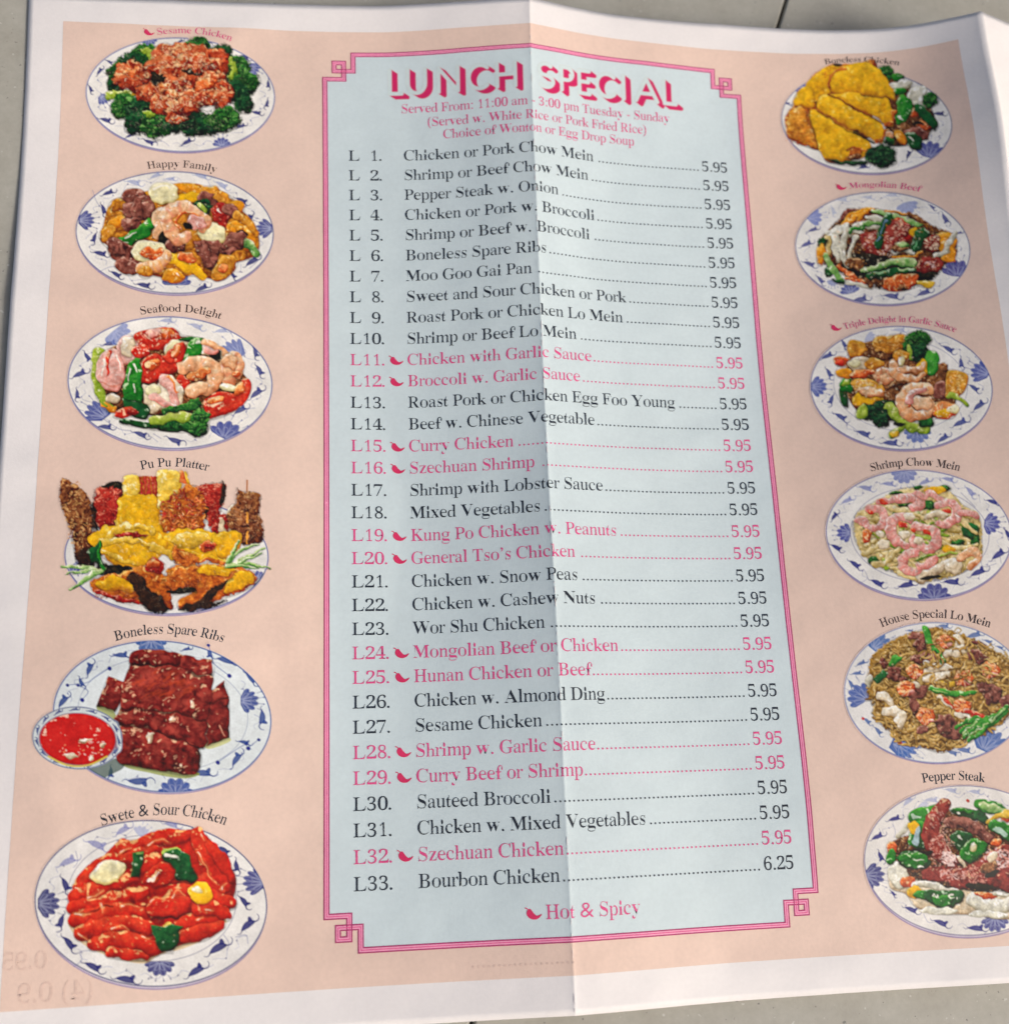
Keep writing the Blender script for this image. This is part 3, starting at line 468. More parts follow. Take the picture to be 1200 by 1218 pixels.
def dish_sweet():
    s = Picture(30, 950, 292, 234, 4.0, 16)
    s.plate(598, 500, 555, 398, 3, .0, (40,40,110), under=14, white=(228,226,222))
    d = s.ellip(603, 475, 402, 300, 3); s.put((slice(None), slice(None)), np.clip(1.3 - np.abs(d) / s.px, 0, 1) * .7, lin((60,60,120)))
    for x, y, dg, r, f in [(190,415,75,46,1),(172,590,100,44,-1),(210,695,60,50,1),(325,805,35,52,1),(485,865,15,58,1),(820,820,-30,56,1),(925,710,-30,62,1),(1065,600,-40,54,1),(1042,495,60,40,1),(1008,325,75,38,-1),(950,250,50,34,1)]: s.leaf(x, y, dg, r, (38,40,112), .93, f)
    for x, y, dg, r in [(210,300,-20,52),(345,225,30,56),(470,150,-30,46),(700,128,20,40)]: s.leaf(x, y, dg, r, (120,124,182), .7)
    s.lotus(60, 500, 1, 0, 110, (34,36,110), half=72); s.lotus(1142, 400, -1, -.1, 112, (40,44,124), half=62); s.lotus(640, 775, 0, 1, 90, (36,38,116), half=88); s.lotus(540, 175, .2, -.2, 60, (140,150,200), .6)
    for v in [[(230,800),(270,770),(260,730),(310,725)],[(945,650),(970,690),(960,720)],[(1000,660),(1050,650),(1060,690)],[(240,250),(250,300),(230,330)]]: s.vine(v)
    s.flat((214,170,60), [(222,560),(260,680),(400,752),(560,786),(640,745),(760,712),(900,650),(960,590),(940,520),(600,640)], .55)
    s.blob('redsauce', [(240,430),(300,370),(430,220),(560,190),(700,150),(840,160),(900,230),(990,340),(1000,430),(960,560),(900,640),(740,700),(640,740),(560,770),(420,750),(300,680),(235,600),(215,500)], R=60, shift=-.2)
    for P, w in [([(430,270),(470,220),(520,250)],34),([(540,230),(640,190),(740,180),(790,170)],44),([(820,170),(850,240),(900,330),(960,420)],46),([(880,220),(940,300),(980,380)],34),([(260,420),(330,350),(420,300),(480,290)],48),([(240,470),(330,440),(430,400),(520,380)],46),([(470,300),(560,270),(620,250)],40),([(560,330),(600,300),(660,290)],44),([(230,520),(330,510),(440,480),(560,450)],44),([(760,420),(850,400),(930,450)],44),([(700,470),(800,440),(900,480),(980,500)],46),([(240,580),(340,560),(460,540),(560,540)],46),([(270,640),(380,610),(500,600),(590,620)],50),([(330,690),(440,680),(540,690),(620,720)],46),([(400,735),(500,745),(580,755)],28),([(740,600),(830,570),(930,560)],46),([(750,660),(840,640),(930,600)],40),([(620,560),(700,530),(790,520)],36),([(820,530),(900,520),(960,560)],36)]:
        s.tube('redsauce', P, w * .8, w * .62, mid=w, seam=.4, shift=.02)
    s.blob('redsauce', [(560,400),(600,330),(660,300),(710,340),(700,400),(640,420)], R=24); s.oval('orange', 625, 370, 44, 16, -50); s.glint([(590,400),(640,350)], 6)
    s.blob('redsauce', [(580,490),(680,460),(790,470),(770,540),(660,570),(590,560)], R=26); s.line((80,14,8), [(600,575),(680,572),(760,550)], 8, 4, .8); s.line((80,14,8), [(235,548),(300,550),(360,520),(420,515)], 6, 4, .7); s.line((90,20,10), [(660,415),(720,400),(790,400)], 6, 4, .7)
    s.blob('egg', [(312,370),(340,320),(400,298),(462,312),(468,350),(400,408),(340,400)]); s.line((236,206,120), [(330,385),(380,405),(440,385)], 6, 3, .5); s.blob('yellow', [(780,430),(810,405),(860,410),(886,440),(880,480),(830,500),(790,475)], shift=.35); s.oval('egg', 820, 435, 22, 14, 20, seam=0)
    s.poly('darkpepper', [(512,258),(568,248),(560,300),(545,372),(500,372),(502,310)], R=16); s.glint([(530,262),(560,256)], 4, (150,180,90))
    s.blob('darkpepper', [(650,265),(680,238),(730,240),(780,280),(805,340),(818,395),(770,392),(715,385),(710,330),(670,295)]); s.glint([(670,265),(720,280)], 9); s.line((170,200,90), [(655,258),(690,236),(740,245)], 4)
    s.poly('darkpepper', [(596,606),(690,600),(745,602),(730,680),(700,735),(650,732),(615,690)], R=20); s.line((224,196,90), [(655,600),(690,598)], 6)
    for P in [[(590,215),(640,200),(690,205)],[(825,260),(850,300),(870,350),(910,400)],[(300,470),(345,450),(370,440)],[(460,515),(490,500),(520,512)],[(410,625),(450,610),(490,635)],[(700,470),(735,440),(760,460)],[(590,490),(620,470),(660,470)],[(360,505),(370,545)],[(240,430),(275,440)],[(460,250),(480,235),(510,240)],[(860,530),(890,525)],[(820,580),(850,560)],[(550,660),(590,665)],[(235,548),(310,556)],[(255,640),(290,665)],[(940,430),(945,400)],[(840,170),(850,200)]]:
        s.line((230,96,56), P, 16, 8, .35); s.line((244,176,110), [(p[0] + s.rng.randn() * 4, p[1] + s.rng.randn() * 4) for p in P], 4, 2, .6); s.line((252,232,206), [P[0], ((P[0][0] + P[1][0]) / 2, (P[0][1] + P[1][1]) / 2)], 3.2, 1.5, .8)
    s.specks([(246,190,96),(250,220,150),(240,150,60)], 600, 460, 340, 250, 40, 5, .4); 
    return s
def dish_cutlet():
    s = Picture(920, 55, 220, 156, 5.217, 17); s.wob = 0.22
    s.plate(577, 468, 532, 322, 4, .0, (84,78,130), under=9)
    s.lotus(960, 690, .3, -1, 130, (56,62,146), half=75); s.lotus(150, 225, 1, .3, 96, (76,92,170), half=85); s.leaf(1030, 420, 10, 40, (50,54,110)); s.leaf(920, 235, 20, 22); s.leaf(840, 670, -60, 36, (46,50,110)); s.leaf(560, 750, -10, 34); s.leaf(85, 355, 20, 22)
    s.blob('brown', [(680,180),(800,220),(940,330),(1000,460),(930,580),(760,620),(700,560)], shift=-.2)
    s.floret(690, 160, 50, 'broc', 46); s.oval('pepper', 775, 190, 36, 24, 10); s.blob('onion', [(715,235),(780,212),(850,215),(860,240),(830,262),(740,270)]); s.oval('pepper', 780, 280, 40, 26)
    s.blob('onion', [(830,300),(860,255),(940,250),(945,330),(930,385),(880,370),(835,330)]); s.floret(975, 335, 48, 'broc', 44); s.oval('brown', 900, 440, 60, 50); s.oval('orange', 870, 410, 26, 30); s.oval('orange', 930, 490, 46, 28, 10)
    s.blob('darkpepper', [(870,370),(910,355),(980,420),(1020,480),(1000,525),(950,480),(900,420)]); s.blob('pepper', [(760,360),(800,300),(850,340),(860,400),(820,480),(770,470)]); s.glint([(785,440),(800,460)], 8); s.oval('brown', 800, 530, 70, 46); s.oval('beef', 890, 540, 80, 34, 15); s.oval('carrot', 790, 560, 28, 60, -30); s.blob('darkpepper', [(820,540),(870,530),(920,590),(910,640),(850,630)]); s.glint([(840,560),(870,590)], 5); s.oval('shrimp', 720, 550, 30, 22); s.oval('dark', 900, 480, 26, 12)
    s.blob('crust', [(70,450),(110,370),(150,280),(220,240),(240,180),(320,130),(380,100),(480,110),(540,100),(640,110),(600,500),(500,700),(340,720),(290,650),(170,610),(90,560)], R=60)
    s.blob('yellow', [(240,190),(320,130),(400,120),(430,200),(340,300),(270,340),(200,250)], R=40); s.blob('yellow', [(120,350),(160,270),(220,250),(260,330),(240,380),(180,380)], R=40); s.blob('fried', [(85,460),(120,380),(190,390),(210,480),(260,560),(270,640),(170,600),(100,560)], R=44); s.specks([(150,60,14),(190,90,20)], 180, 560, 100, 60, 90, 8, .6); s.specks([(160,60,14),(200,100,20)], 360, 160, 60, 40, 50, 8, .6)
    s.blob('yellow', [(340,270),(360,200),(440,130),(540,100),(640,125),(700,200),(760,325),(680,315),(560,295),(420,290)], R=70, shift=.05); s.tube('crust', [(345,260),(350,190),(400,150),(450,150)], 10, 8, seam=.1)
    s.blob('yellow', [(360,300),(470,290),(600,300),(700,330),(745,400),(740,480),(700,490),(620,430),(480,360)], R=60, shift=-.02); s.blob('yellow', [(270,340),(310,295),(380,320),(520,400),(650,460),(690,540),(680,590),(640,595),(520,530),(380,450),(280,390)], R=60, shift=.05)
    s.blob('yellow', [(220,400),(270,400),(370,460),(480,520),(560,570),(605,620),(560,690),(440,710),(340,715),(290,650),(260,560),(220,470)], R=60, shift=.05)
    for P in [[(270,400),(380,470),(500,540),(620,602)],[(345,300),(450,350),(560,415),(690,485)],[(545,295),(650,315),(762,335)],[(265,340),(262,390)],[(210,390),(225,470),(260,560),(280,640)]]: s.line((110,60,10), P, 6, 5, .8)
    s.line((30,26,10), [(500,535),(570,575),(625,600)], 10, 6, .8); s.tube('crust', [(690,485),(735,470),(745,400)], 12, 8, seam=.1); s.tube('crust', [(640,590),(680,570),(690,520)], 12, 8, seam=.1); s.oval('crust', 510, 660, 50, 30, -20, seam=.2); s.oval('brown', 500, 690, 50, 16, -5, seam=.1); s.tube('crust', [(450,640),(520,630),(590,650)], 8, 6, seam=.1)
    s.specks([(250,220,90),(206,130,20)], 480, 380, 280, 220, 240, 5, .35); s.oval('dark', 400, 110, 34, 12, 0, seam=.1)
    s.blob('brocdark', [(330,700),(440,715),(560,710),(570,740),(420,735)]); s.floret(715, 590, 30, 'broc', 22); s.floret(670, 680, 98, 'brocdark', 76)
    return s
def dish_mongolian():
    s = Picture(935, 210, 222, 156, 5.217, 18); s.wob = 0.3
    s.plate(598, 445, 545, 352, 3, .0, (84,84,140), under=8)
    for x, y, d, r, f in [(170,330,-15,36,1),(130,420,-20,44,1),(145,545,30,44,1),(212,645,60,38,1),(465,765,-5,56,1),(660,745,15,56,1),(860,722,-15,52,1),(990,262,55,44,-1),(1075,350,-10,22,1),(905,190,50,28,1)]: s.leaf(x, y, d, r, (56,62,136), .85, f)
    for x, y, d, r in [(350,145,10,40),(510,130,10,34),(660,115,0,42),(290,215,80,34)]: s.leaf(x, y, d, r, (150,164,204), .5)
    s.lotus(130, 260, .8, -.5, 100, (90,110,190), .8); s.lotus(740, 160, .3, .8, 90, (110,130,196), .7); s.lotus(1060, 620, .1, -1, 130, (60,54,140), half=80); s.lotus(400, 725, -.3, -1, 80, (60,72,150)); s.lotus(290, 640, 0, 1, 50, (80,100,170), .7)
    s.blob('brown', [(200,420),(260,330),(340,250),(420,200),(560,200),(760,240),(900,300),(1020,350),(1060,430),(1040,520),(980,560),(900,640),(740,700),(560,690),(380,620),(240,540)], shift=-.2, ragged=20)
    s.blob('dark', [(340,560),(420,480),(600,500),(800,560),(920,620),(860,640),(600,620),(430,620)], ragged=16)
    s.blob('beef', [(340,250),(370,200),(420,195),(430,230),(360,265)])
    for P in [[(350,300),(400,240),(480,205),(540,200)],[(380,290),(440,240),(500,220)],[(440,280),(480,230),(500,210)]]: s.tube('carrot', P, 14, 10)
    for P in [[(250,350),(320,330),(380,300)],[(230,400),(300,350),(360,320)],[(430,300),(520,300),(580,320)],[(500,260),(560,260),(610,290)],[(480,350),(420,330),(400,360)]]: s.tube('onion', P, 14, 18, mid=20)
    s.tube('scallion', [(540,210),(640,240),(740,270),(820,295)], 12, 20, shift=.1); s.tube('scallion', [(470,300),(540,290),(600,300)], 14, 12, shift=-.2); s.tube('carrot', [(620,215),(700,225),(800,260),(870,310)], 8, 6)
    s.oval('brown', 780, 240, 40, 20, 20); s.tube('brown', [(800,250),(870,290),(920,340)], 16, 10)
    s.tube('onion', [(300,380),(310,440),(320,510)], 26, 20, mid=34); s.tube('onion', [(380,320),(350,400),(350,480),(390,560)], 18, 12, mid=24); s.tube('onion', [(430,380),(400,440),(390,500)], 16, 12); s.tube('palenoodle', [(250,380),(260,450),(240,500)], 16, 12)
    s.oval('carrot', 215, 500, 26, 44, 5); s.floret(225, 412, 28, 'darkpepper', 26); s.floret(265, 590, 26, 'darkpepper', 30)
    s.blob('carrot', [(190,440),(240,430),(230,540),(195,540)]); s.tube('scallion', [(240,490),(290,570),(345,655)], 16, 18, shift=.05); s.tube('orange', [(320,550),(400,610),(500,680)], 14, 10)
    s.oval('redsauce', 690, 350, 90, 90, -20, R=30); s.blob('ribs', [(460,360),(500,340),(560,330),(640,270),(740,290),(770,340),(720,390),(650,460),(600,490),(520,490),(470,450)], R=30, shift=.25); s.specks([(244,200,170),(232,170,140),(250,226,210)], 610, 410, 130, 80, 110, 8, .7); s.specks([(244,190,160)], 710, 320, 60, 50, 40, 8, .75)
    s.tube('darkpepper', [(640,250),(600,320),(570,420)], 22, 26); s.glint([(620,280),(590,350)], 6, (110,140,170)); s.glint([(580,370),(560,400)], 8, (110,140,170))
    s.tube('pepper', [(480,320),(420,320),(400,350)], 10, 12, shift=-.1); s.oval('dark', 560, 505, 80, 22, 5); s.oval('brown', 430, 540, 60, 40, 20)
    s.oval('yellow', 790, 350, 26, 36); s.blob('darkpepper', [(810,330),(880,340),(860,400),(830,460),(780,480),(770,430)]); s.glint([(810,400),(790,450)], 6, (120,190,130)); s.oval('scallion', 720, 430, 44, 18, -10); s.tube('onion', [(660,470),(730,460),(780,470)], 12, 10); s.tube('carrot', [(670,500),(760,500),(840,470)], 10, 8); s.oval('brown', 700, 450, 50, 20)
    s.blob('carrot', [(930,360),(1000,340),(1060,390),(1050,450),(1050,530),(980,530),(960,470)], shift=.1); s.blob('ribs', [(860,390),(920,350),(960,400),(940,460),(880,470)], shift=.3); s.specks([(250,226,190)], 910, 410, 46, 44, 34, 9, .8); s.tube('onion', [(1050,350),(1010,410),(980,470),(930,495)], 12, 14, mid=20)
    s.blob('ribs', [(820,520),(860,495),(940,500),(975,540),(950,590),(870,600),(810,590)], R=24, shift=.15); s.specks([(250,220,210),(224,150,120)], 900, 550, 56, 30, 26, 9, .8); s.oval('dark', 860, 612, 80, 14, -5)
    s.tube('scallion', [(470,580),(560,560),(660,535),(780,535)], 14, 26, mid=22, shift=.1); s.tube('darkpepper', [(520,620),(640,600),(800,580)], 26, 16); s.glint([(560,600),(620,590)], 10, (160,200,150)); s.glint([(700,575),(790,570)], 5, (200,226,160))
    s.blob('orange', [(605,650),(640,620),(800,610),(800,680),(700,712),(610,700)], shift=-.05); s.specks([(250,200,110),(120,50,10)], 700, 670, 90, 30, 40, 6, .6)
    s.oval('orange', 400, 645, 40, 20, 20); s.tube('onion', [(380,660),(450,670),(530,690)], 12, 10); s.oval('brown', 510, 660, 40, 20, 50); s.oval('brown', 720, 690, 34, 16); s.oval('pasty', 865, 665, 56, 26, 5, wob=.2); s.oval('darkpepper', 320, 650, 40, 12, 20)
    s.specks([(250,236,200),(60,20,10),(232,150,40)], 620, 430, 400, 210, 190, 7, .6)
    return s
def dish_triple():
    s = Picture(950, 370, 238, 172, 4.898, 19)
    s.plate(597, 448, 533, 362, 3, .0, (70,66,140), under=9)
    d = s.ellip(592, 430, 390, 268, 4); s.put((slice(None), slice(None)), np.clip(1.2 - np.abs(d) / s.px, 0, 1) * .6, lin((90,96,150)))
    for x, y, dg, r, f in [(170,262,-20,44,1),(175,365,70,38,1),(190,520,100,38,-1),(245,620,40,46,1),(380,718,30,50,1),(540,772,10,54,1),(845,742,-30,46,1),(945,652,-20,52,1),(1055,550,-35,50,1),(1022,452,45,40,1),(948,305,75,38,-1),(872,225,40,44,1),(262,195,70,34,1)]: s.leaf(x, y, dg, r, (46,62,138), .88, f)
    s.lotus(72, 440, 1, 0, 96, (54,76,160), half=72); s.lotus(1108, 370, -.9, -.5, 118, (56,72,156), half=66); s.lotus(690, 690, 0, 1, 100, (50,86,166), .85, half=88); s.lotus(390, 150, .5, .2, 60, (140,152,200), .6); s.leaf(590, 112, 10, 40, PALE, .5)
    s.vine([(270,650),(330,690),(340,720)]); s.vine([(940,590),(960,640),(1000,650)])
    s.blob('brown', [(290,260),(400,180),(620,180),(800,300),(900,380),(900,560),(740,640),(500,640),(360,600),(270,450)], shift=.05)
    s.oval('darkpepper', 262, 505, 24, 60, -15); s.oval('pepper', 280, 430, 44, 44); s.oval('stem', 275, 420, 24, 22)
    s.blob('fried', [(280,220),(300,170),(380,185),(400,240),(330,270),(290,260)], shift=.1); s.blob('brown', [(390,250),(430,210),(560,190),(560,270),(470,290),(400,275)]); s.blob('fried', [(430,200),(450,150),(540,135),(620,140),(630,200),(560,240),(480,240)], shift=-.05); s.specks([(244,196,110),(140,80,20)], 520, 190, 90, 50, 90, 7, .6)
    s.blob('orange', [(205,275),(250,262),(290,290),(260,325),(215,310)]); s.oval('tomato', 240, 300, 26, 20); s.oval('carrot', 265, 365, 50, 30, 15); s.oval('whitemeat', 350, 310, 66, 44); s.oval('egg', 325, 305, 30, 26); s.oval('fried', 440, 315, 60, 34); s.oval('orange', 380, 365, 80, 24, -8)
    s.oval('yellow', 400, 510, 90, 38, -6); s.oval('fried', 410, 450, 100, 50, 15, shift=.15); s.oval('shrimp', 420, 470, 80, 26, 8); s.oval('shrimp', 495, 380, 62, 52); s.tube('shrimp', [(460,400),(470,350),(520,350),(535,400)], 16, 14, bands=5); s.specks([(252,236,190)], 400, 440, 90, 50, 40, 8, .6)
    s.floret(640, 200, 40, 'broc'); s.floret(695, 165, 72, 'broc', 50); s.floret(700, 245, 60, 'brocdark', 60); s.tube('stem', [(640,210),(650,250),(660,280)], 14, 10)
    s.blob('brown', [(750,400),(820,310),(865,310),(850,400),(850,480),(800,500),(760,450)], shift=.1); s.blob('beef', [(800,420),(850,410),(850,500),(790,500)], shift=.2)
    s.blob('fried', [(860,350),(920,345),(985,380),(960,470),(900,500),(850,480)], shift=.12); s.specks([(252,226,150),(196,120,30)], 920, 420, 56, 60, 50, 8, .6); s.tube('stem', [(880,490),(940,510),(980,550)], 18, 10)
    s.blob('pepper', [(730,330),(740,250),(790,230),(818,280),(800,350),(760,375)], shift=.25); s.oval('yellow', 715, 330, 34, 46)
    s.prawn([(600,270),(560,300),(560,350),(600,390),(670,400),(720,370)], 34, tail=False, bands=8, band=(226,140,70)); s.oval('fried', 600, 260, 50, 36); s.tube('shrimp', [(590,340),(640,340),(700,340),(720,310)], 18, 16); s.oval('egg', 600, 290, 16, 30)
    s.oval('brown', 580, 440, 50, 20); s.tube('brown', [(540,430),(600,420),(650,430)], 12)
    s.floret(500, 580, 60, 'brocdark', 66); s.floret(410, 590, 60, 'brocdark', 46); s.oval('stem', 365, 590, 34, 44, 30); s.floret(480, 640, 46, 'brocdark'); s.tube('stem', [(520,560),(580,620),(660,680),(740,690)], 26, 26, mid=34); s.tube('stem', [(540,720),(600,670),(560,600)], 24, 20); s.oval('pasty', 555, 715, 30, 20); s.oval('dark', 585, 660, 34, 12, 10); s.oval('broc', 740, 650, 50, 30)
    s.prawn([(760,460),(690,450),(620,480),(600,540),(640,600),(720,610),(770,570),(760,520)], 40, tail=False, bands=10, band=(224,140,70)); s.oval('shrimp', 710, 540, 60, 40, 10, shift=.1); s.tube('orange', [(640,560),(640,500),(700,470)], 7, 5, seam=.2); s.tube('pinkshrimp', [(640,520),(660,480),(730,460)], 22, 16); s.glint([(640,490),(680,470)], 5)
    s.oval('orange', 850, 580, 78, 52, -8, shift=.15); s.oval('yellow', 840, 590, 50, 26, -10, seam=0); s.oval('egg', 900, 570, 30, 28, 0, seam=0); s.specks([(252,236,190),(200,110,20)], 850, 580, 60, 40, 26, 7, .7)
    s.specks([(252,236,200),(120,60,20)], 560, 420, 330, 190, 120, 6, .5)
    return s
def dish_chowmein():
    s = Picture(970, 540, 246, 182, 5.217, 20)
    s.plate(640, 500, 580, 402, 4, .0, (66,64,150), under=11)
    d = s.ellip(645, 500, 430, 292, 4); s.put((slice(None), slice(None)), np.clip(1.3 - np.abs(d) / s.px, 0, 1) * .65, lin((90,90,150)))
    for x, y, dg, r, f in [(120,385,-50,38,1),(130,585,40,44,1),(245,690,45,48,1),(385,805,35,52,1),(570,815,-10,60,1),(850,798,10,60,1),(1015,735,-20,60,1),(1140,625,-30,58,1),(1100,300,25,44,1),(1190,500,70,40,1)]: s.leaf(x, y, dg, r, (44,50,130), .92, f)
    for x, y, dg, r in [(315,215,20,50),(200,290,-20,44),(455,188,10,44),(680,175,-20,44),(825,160,20,44),(960,240,60,46)]: s.leaf(x, y, dg, r, (110,122,186), .7)
    s.lotus(548, 106, 0, 1, 100, (92,110,180), .8, half=90); s.lotus(215, 490, -1, 0, 90, (46,58,150), half=80); s.lotus(735, 905, 0, -1, 130, (46,52,140), half=88); s.lotus(1045, 430, 1, .1, 106, (50,58,150), half=75)
    for v in [[(300,720),(320,770),(280,800)],[(1020,640),(1040,700),(1120,680)],[(1140,610),(1150,680)],[(900,240),(990,330)]]: s.vine(v)
    s.blob('palenoodle', [(235,400),(300,330),(400,280),(520,220),(680,200),(820,230),(920,320),(1010,380),(1030,520),(1020,650),(900,740),(760,780),(660,790),(500,740),(380,690),(280,600),(235,500)], shift=-.02, ragged=14)
    s.strands('palenoodle', 640, 500, 370, 250, 130, 13, 150, .7, .28); s.strands('stem', 640, 540, 360, 210, 26, 9, 120, .7, .3)
    for x, y, rx, ry, a in [(630,205,26,16,0),(800,215,40,22,0),(500,245,46,12,0),(360,660,34,30,0),(700,320,40,30,0),(990,540,30,40,0),(880,550,40,20,0),(560,310,46,18,0),(500,370,18,12,0)]: s.oval('broc', x, y, rx, ry, a)
    s.blob('yellow', [(680,220),(790,200),(800,235),(700,245)]); s.oval('darkpepper', 960, 480, 60, 50, 20, seam=.1, shift=.15)
    for P in [[(370,690),(450,660),(520,580)],[(520,740),(600,770),(650,795)],[(300,620),(400,560),(440,510)],[(780,550),(850,580),(1000,570)],[(880,380),(940,450),(1000,500)],[(470,340),(560,350),(680,400)]]: s.tube('palenoodle', P, 20, 11, shift=.1)
    s.tube('whitemeat', [(660,770),(740,720),(840,670)], 40, 26); s.oval('whitemeat', 860, 700, 50, 46, -20); s.tube('shrimp', [(890,650),(960,600),(1010,640),(960,700)], 26, 22); s.tube('whitemeat', [(700,390),(760,370),(800,390)], 22, 16)
    for P, w in [([(390,300),(450,290),(520,275),(600,250)],22),([(480,290),(560,270),(640,280),(640,320)],26),([(600,330),(650,310),(640,260)],34),([(700,240),(760,270),(800,290)],22),([(760,320),(820,300),(870,340),(860,400),(800,440),(770,430)],32),([(850,300),(890,350),(880,410)],24),([(320,440),(280,410),(250,410)],28),([(330,340),(400,350),(430,400),(400,450),(340,460),(310,430)],30),([(580,400),(520,390),(470,430),(470,500),(510,550),(570,570)],34),([(610,450),(680,460),(740,490),(750,550),(690,590),(620,560),(600,520)],34),([(620,610),(560,630),(540,690),(600,730),(640,720)],32),([(640,700),(700,680),(740,650)],26),([(900,370),(960,370),(1000,390)],22),([(620,240),(680,270),(700,250)],20)]:
        s.prawn(P, w, 'pinkshrimp', tail=False, bands=9, band=(222,118,112), w1=w * .7)
    for x, y in [(340,360),(690,490),(540,440),(420,300),(810,360),(600,470)]: s.oval('tomato', x, y, 26, 14, 30, seam=.1, shift=.2)
    for x, y, r in [(545,500,34),(640,540,30),(580,390,34),(420,560,34),(850,690,30),(400,500,26)]: s.oval('whitemeat', x, y, r, r * .8, seam=.2, shift=.2)
    s.oval('orange', 320, 510, 30, 40, 20, seam=.2); s.oval('yellow', 820, 590, 40, 24, 0, seam=.1); s.oval('dark', 720, 770, 70, 14, -8, seam=0)
    s.specks([(252,244,230),(214,110,100),(120,130,40)], 620, 480, 370, 250, 230, 6, .5)
    return s
def dish_lomein():
    s = Picture(990, 720, 232, 194, 5.714, 21); s.wob = 0.25
    s.plate(705, 595, 628, 480, 2, .0, (80,104,170), under=7, white=(232,230,226))
    for x, y, dg, r, f in [(200,395,-20,40,1),(170,465,0,40,1),(125,540,70,40,1),(235,790,50,38,1),(310,860,60,42,1),(760,145,10,44,1),(970,205,-10,60,1),(900,990,15,56,1),(820,1000,10,46,-1),(1060,250,30,36,1),(530,175,10,26,1),(1140,290,30,30,1)]: s.leaf(x, y, dg, r, (70,104,166), .85, f)
    s.lotus(270, 300, .7, -.7, 150, (60,104,170), half=60); s.lotus(235, 640, -.6, -.5, 150, (54,88,164), half=80); s.lotus(400, 930, 1, .4, 200, (56,96,170), half=45); s.lotus(1020, 990, .6, -1, 200, (60,100,170), half=60); s.lotus(450, 950, .8, .3, 120, (70,110,180))
    s.line((200,30,40), [(205,770),(208,773)], 9); s.line((196,60,70), [(450,915),(458,935)], 14)
    s.blob('noodle', [(230,560),(270,350),(400,240),(520,190),(700,150),(880,200),(1060,290),(1190,360),(1300,420),(1300,640),(1190,770),(1060,860),(900,930),(760,1000),(620,970),(460,910),(320,800),(280,700)], shift=-.3, ragged=24)
    s.strands('noodle', 730, 580, 490, 390, 420, 7.5, 120, 1.6, .4); s.strands('noodle', 460, 560, 190, 300, 120, 7, 100, 1.6, .4); s.strands('noodle', 650, 880, 260, 90, 90, 8, 130, 1., .4)
    for a in [(560,205,44,28,0),(600,260,46,56,20),(600,360,60,34,-10),(690,360,56,30,10),(420,465,56,46,20),(340,395,30,40,0),(590,590,66,52,-20),(560,690,40,66,-20),(980,350,80,46,20),(1000,270,50,24,15),(800,850,90,60,30),(760,800,60,60,0),(1090,610,66,66,0),(1180,660,40,50,0),(1030,560,50,40,0),(480,510,30,30,0),(610,850,50,30,0)]: s.oval('beef', *a, wob=.2, shift=-.02)
    for P in [[(620,450),(680,430),(740,420),(800,440)],[(640,500),(700,490),(790,470)],[(850,220),(870,270),(860,310)],[(780,330),(830,320),(900,290)],[(320,620),(370,630),(400,680)],[(360,730),(420,720),(480,750)],[(440,780),(470,760),(460,820)],[(640,400),(700,420)]]: s.tube('whitemeat', P, 26, 20, mid=32, shift=.2)
    s.oval('whitemeat', 570, 545, 36, 24, 0, shift=.2); s.oval('onion', 250, 510, 26, 40, 10); s.oval('pasty', 780, 530, 66, 26, 0, seam=.2)
    for x, y, r in [(770,240,56),(560,445,58),(500,560,62),(640,750,66),(890,490,66),(880,680,62),(1070,440,62)]:
        s.oval('orange', x, y, r, r * .8, 10, wob=.12, R=26); s.prawn([(x + r * .6, y + r * .5), (x - r * .2, y + r * .7), (x - r * .7, y + r * .1), (x - r * .3, y - r * .5), (x + r * .4, y - r * .4)], r * .3, 'orange', tail=False, bands=7, band=(250,206,170)); s.oval('pinkshrimp', x + r * .5, y + r * .5, r * .35, r * .2, 20, seam=.1); s.specks([(250,190,110)], x, y, r * .6, r * .5, 14, 8, .6)
    s.tube('tomato', [(760,640),(790,670),(810,700)], 20, 8, shift=.2); s.tube('whitemeat', [(720,620),(760,660),(800,700)], 10, 6, shift=.3); s.tube('tomato', [(920,725),(1000,745),(1070,770)], 16, 8, shift=.1); s.tube('whitemeat', [(840,745),(920,760),(1010,780)], 14, 10, shift=.3)
    s.tube('pepper', [(630,150),(650,230),(700,310),(750,380)], 22, 20, shift=.25); s.tube('darkpepper', [(700,320),(755,385)], 8, 6, seam=0); s.oval('pepper', 425, 375, 52, 26, -30, shift=.2); s.poly('darkpepper', [(270,500),(345,440),(380,470),(300,545)], R=16, shift=.15); s.tube('pepper', [(670,565),(760,590),(860,600),(965,600)], 20, 14, shift=.3); s.glint([(690,575),(780,598)], 4, (190,220,130))
    for P in [[(850,830),(940,780),(1000,770)],[(880,860),(980,800),(1050,770)],[(900,890),(1000,820),(1100,750)],[(930,920),(1040,840),(1180,720)],[(1060,800),(1120,750),(1180,700)]]: s.tube('pepper', P, 16, 20, shift=.12)
    for P in [[(890,870),(980,800)],[(930,890),(1050,800)],[(1080,790),(1170,710)]]: s.tube('scallion', P, 6, 8, seam=.1, shift=.1)
    s.strands('noodle', 900, 400, 330, 180, 60, 6, 110, 1.8, .4)
    for x, y in [(850,170),(1070,290),(1130,340),(1170,350)]: s.line((190,160,100), [(x-22,y+6),(x,y-16),(x+24,y),(x+6,y+20)], 4)
    s.specks([(250,226,170),(70,36,14),(40,60,20)], 720, 570, 460, 370, 330, 6, .5)
    return s
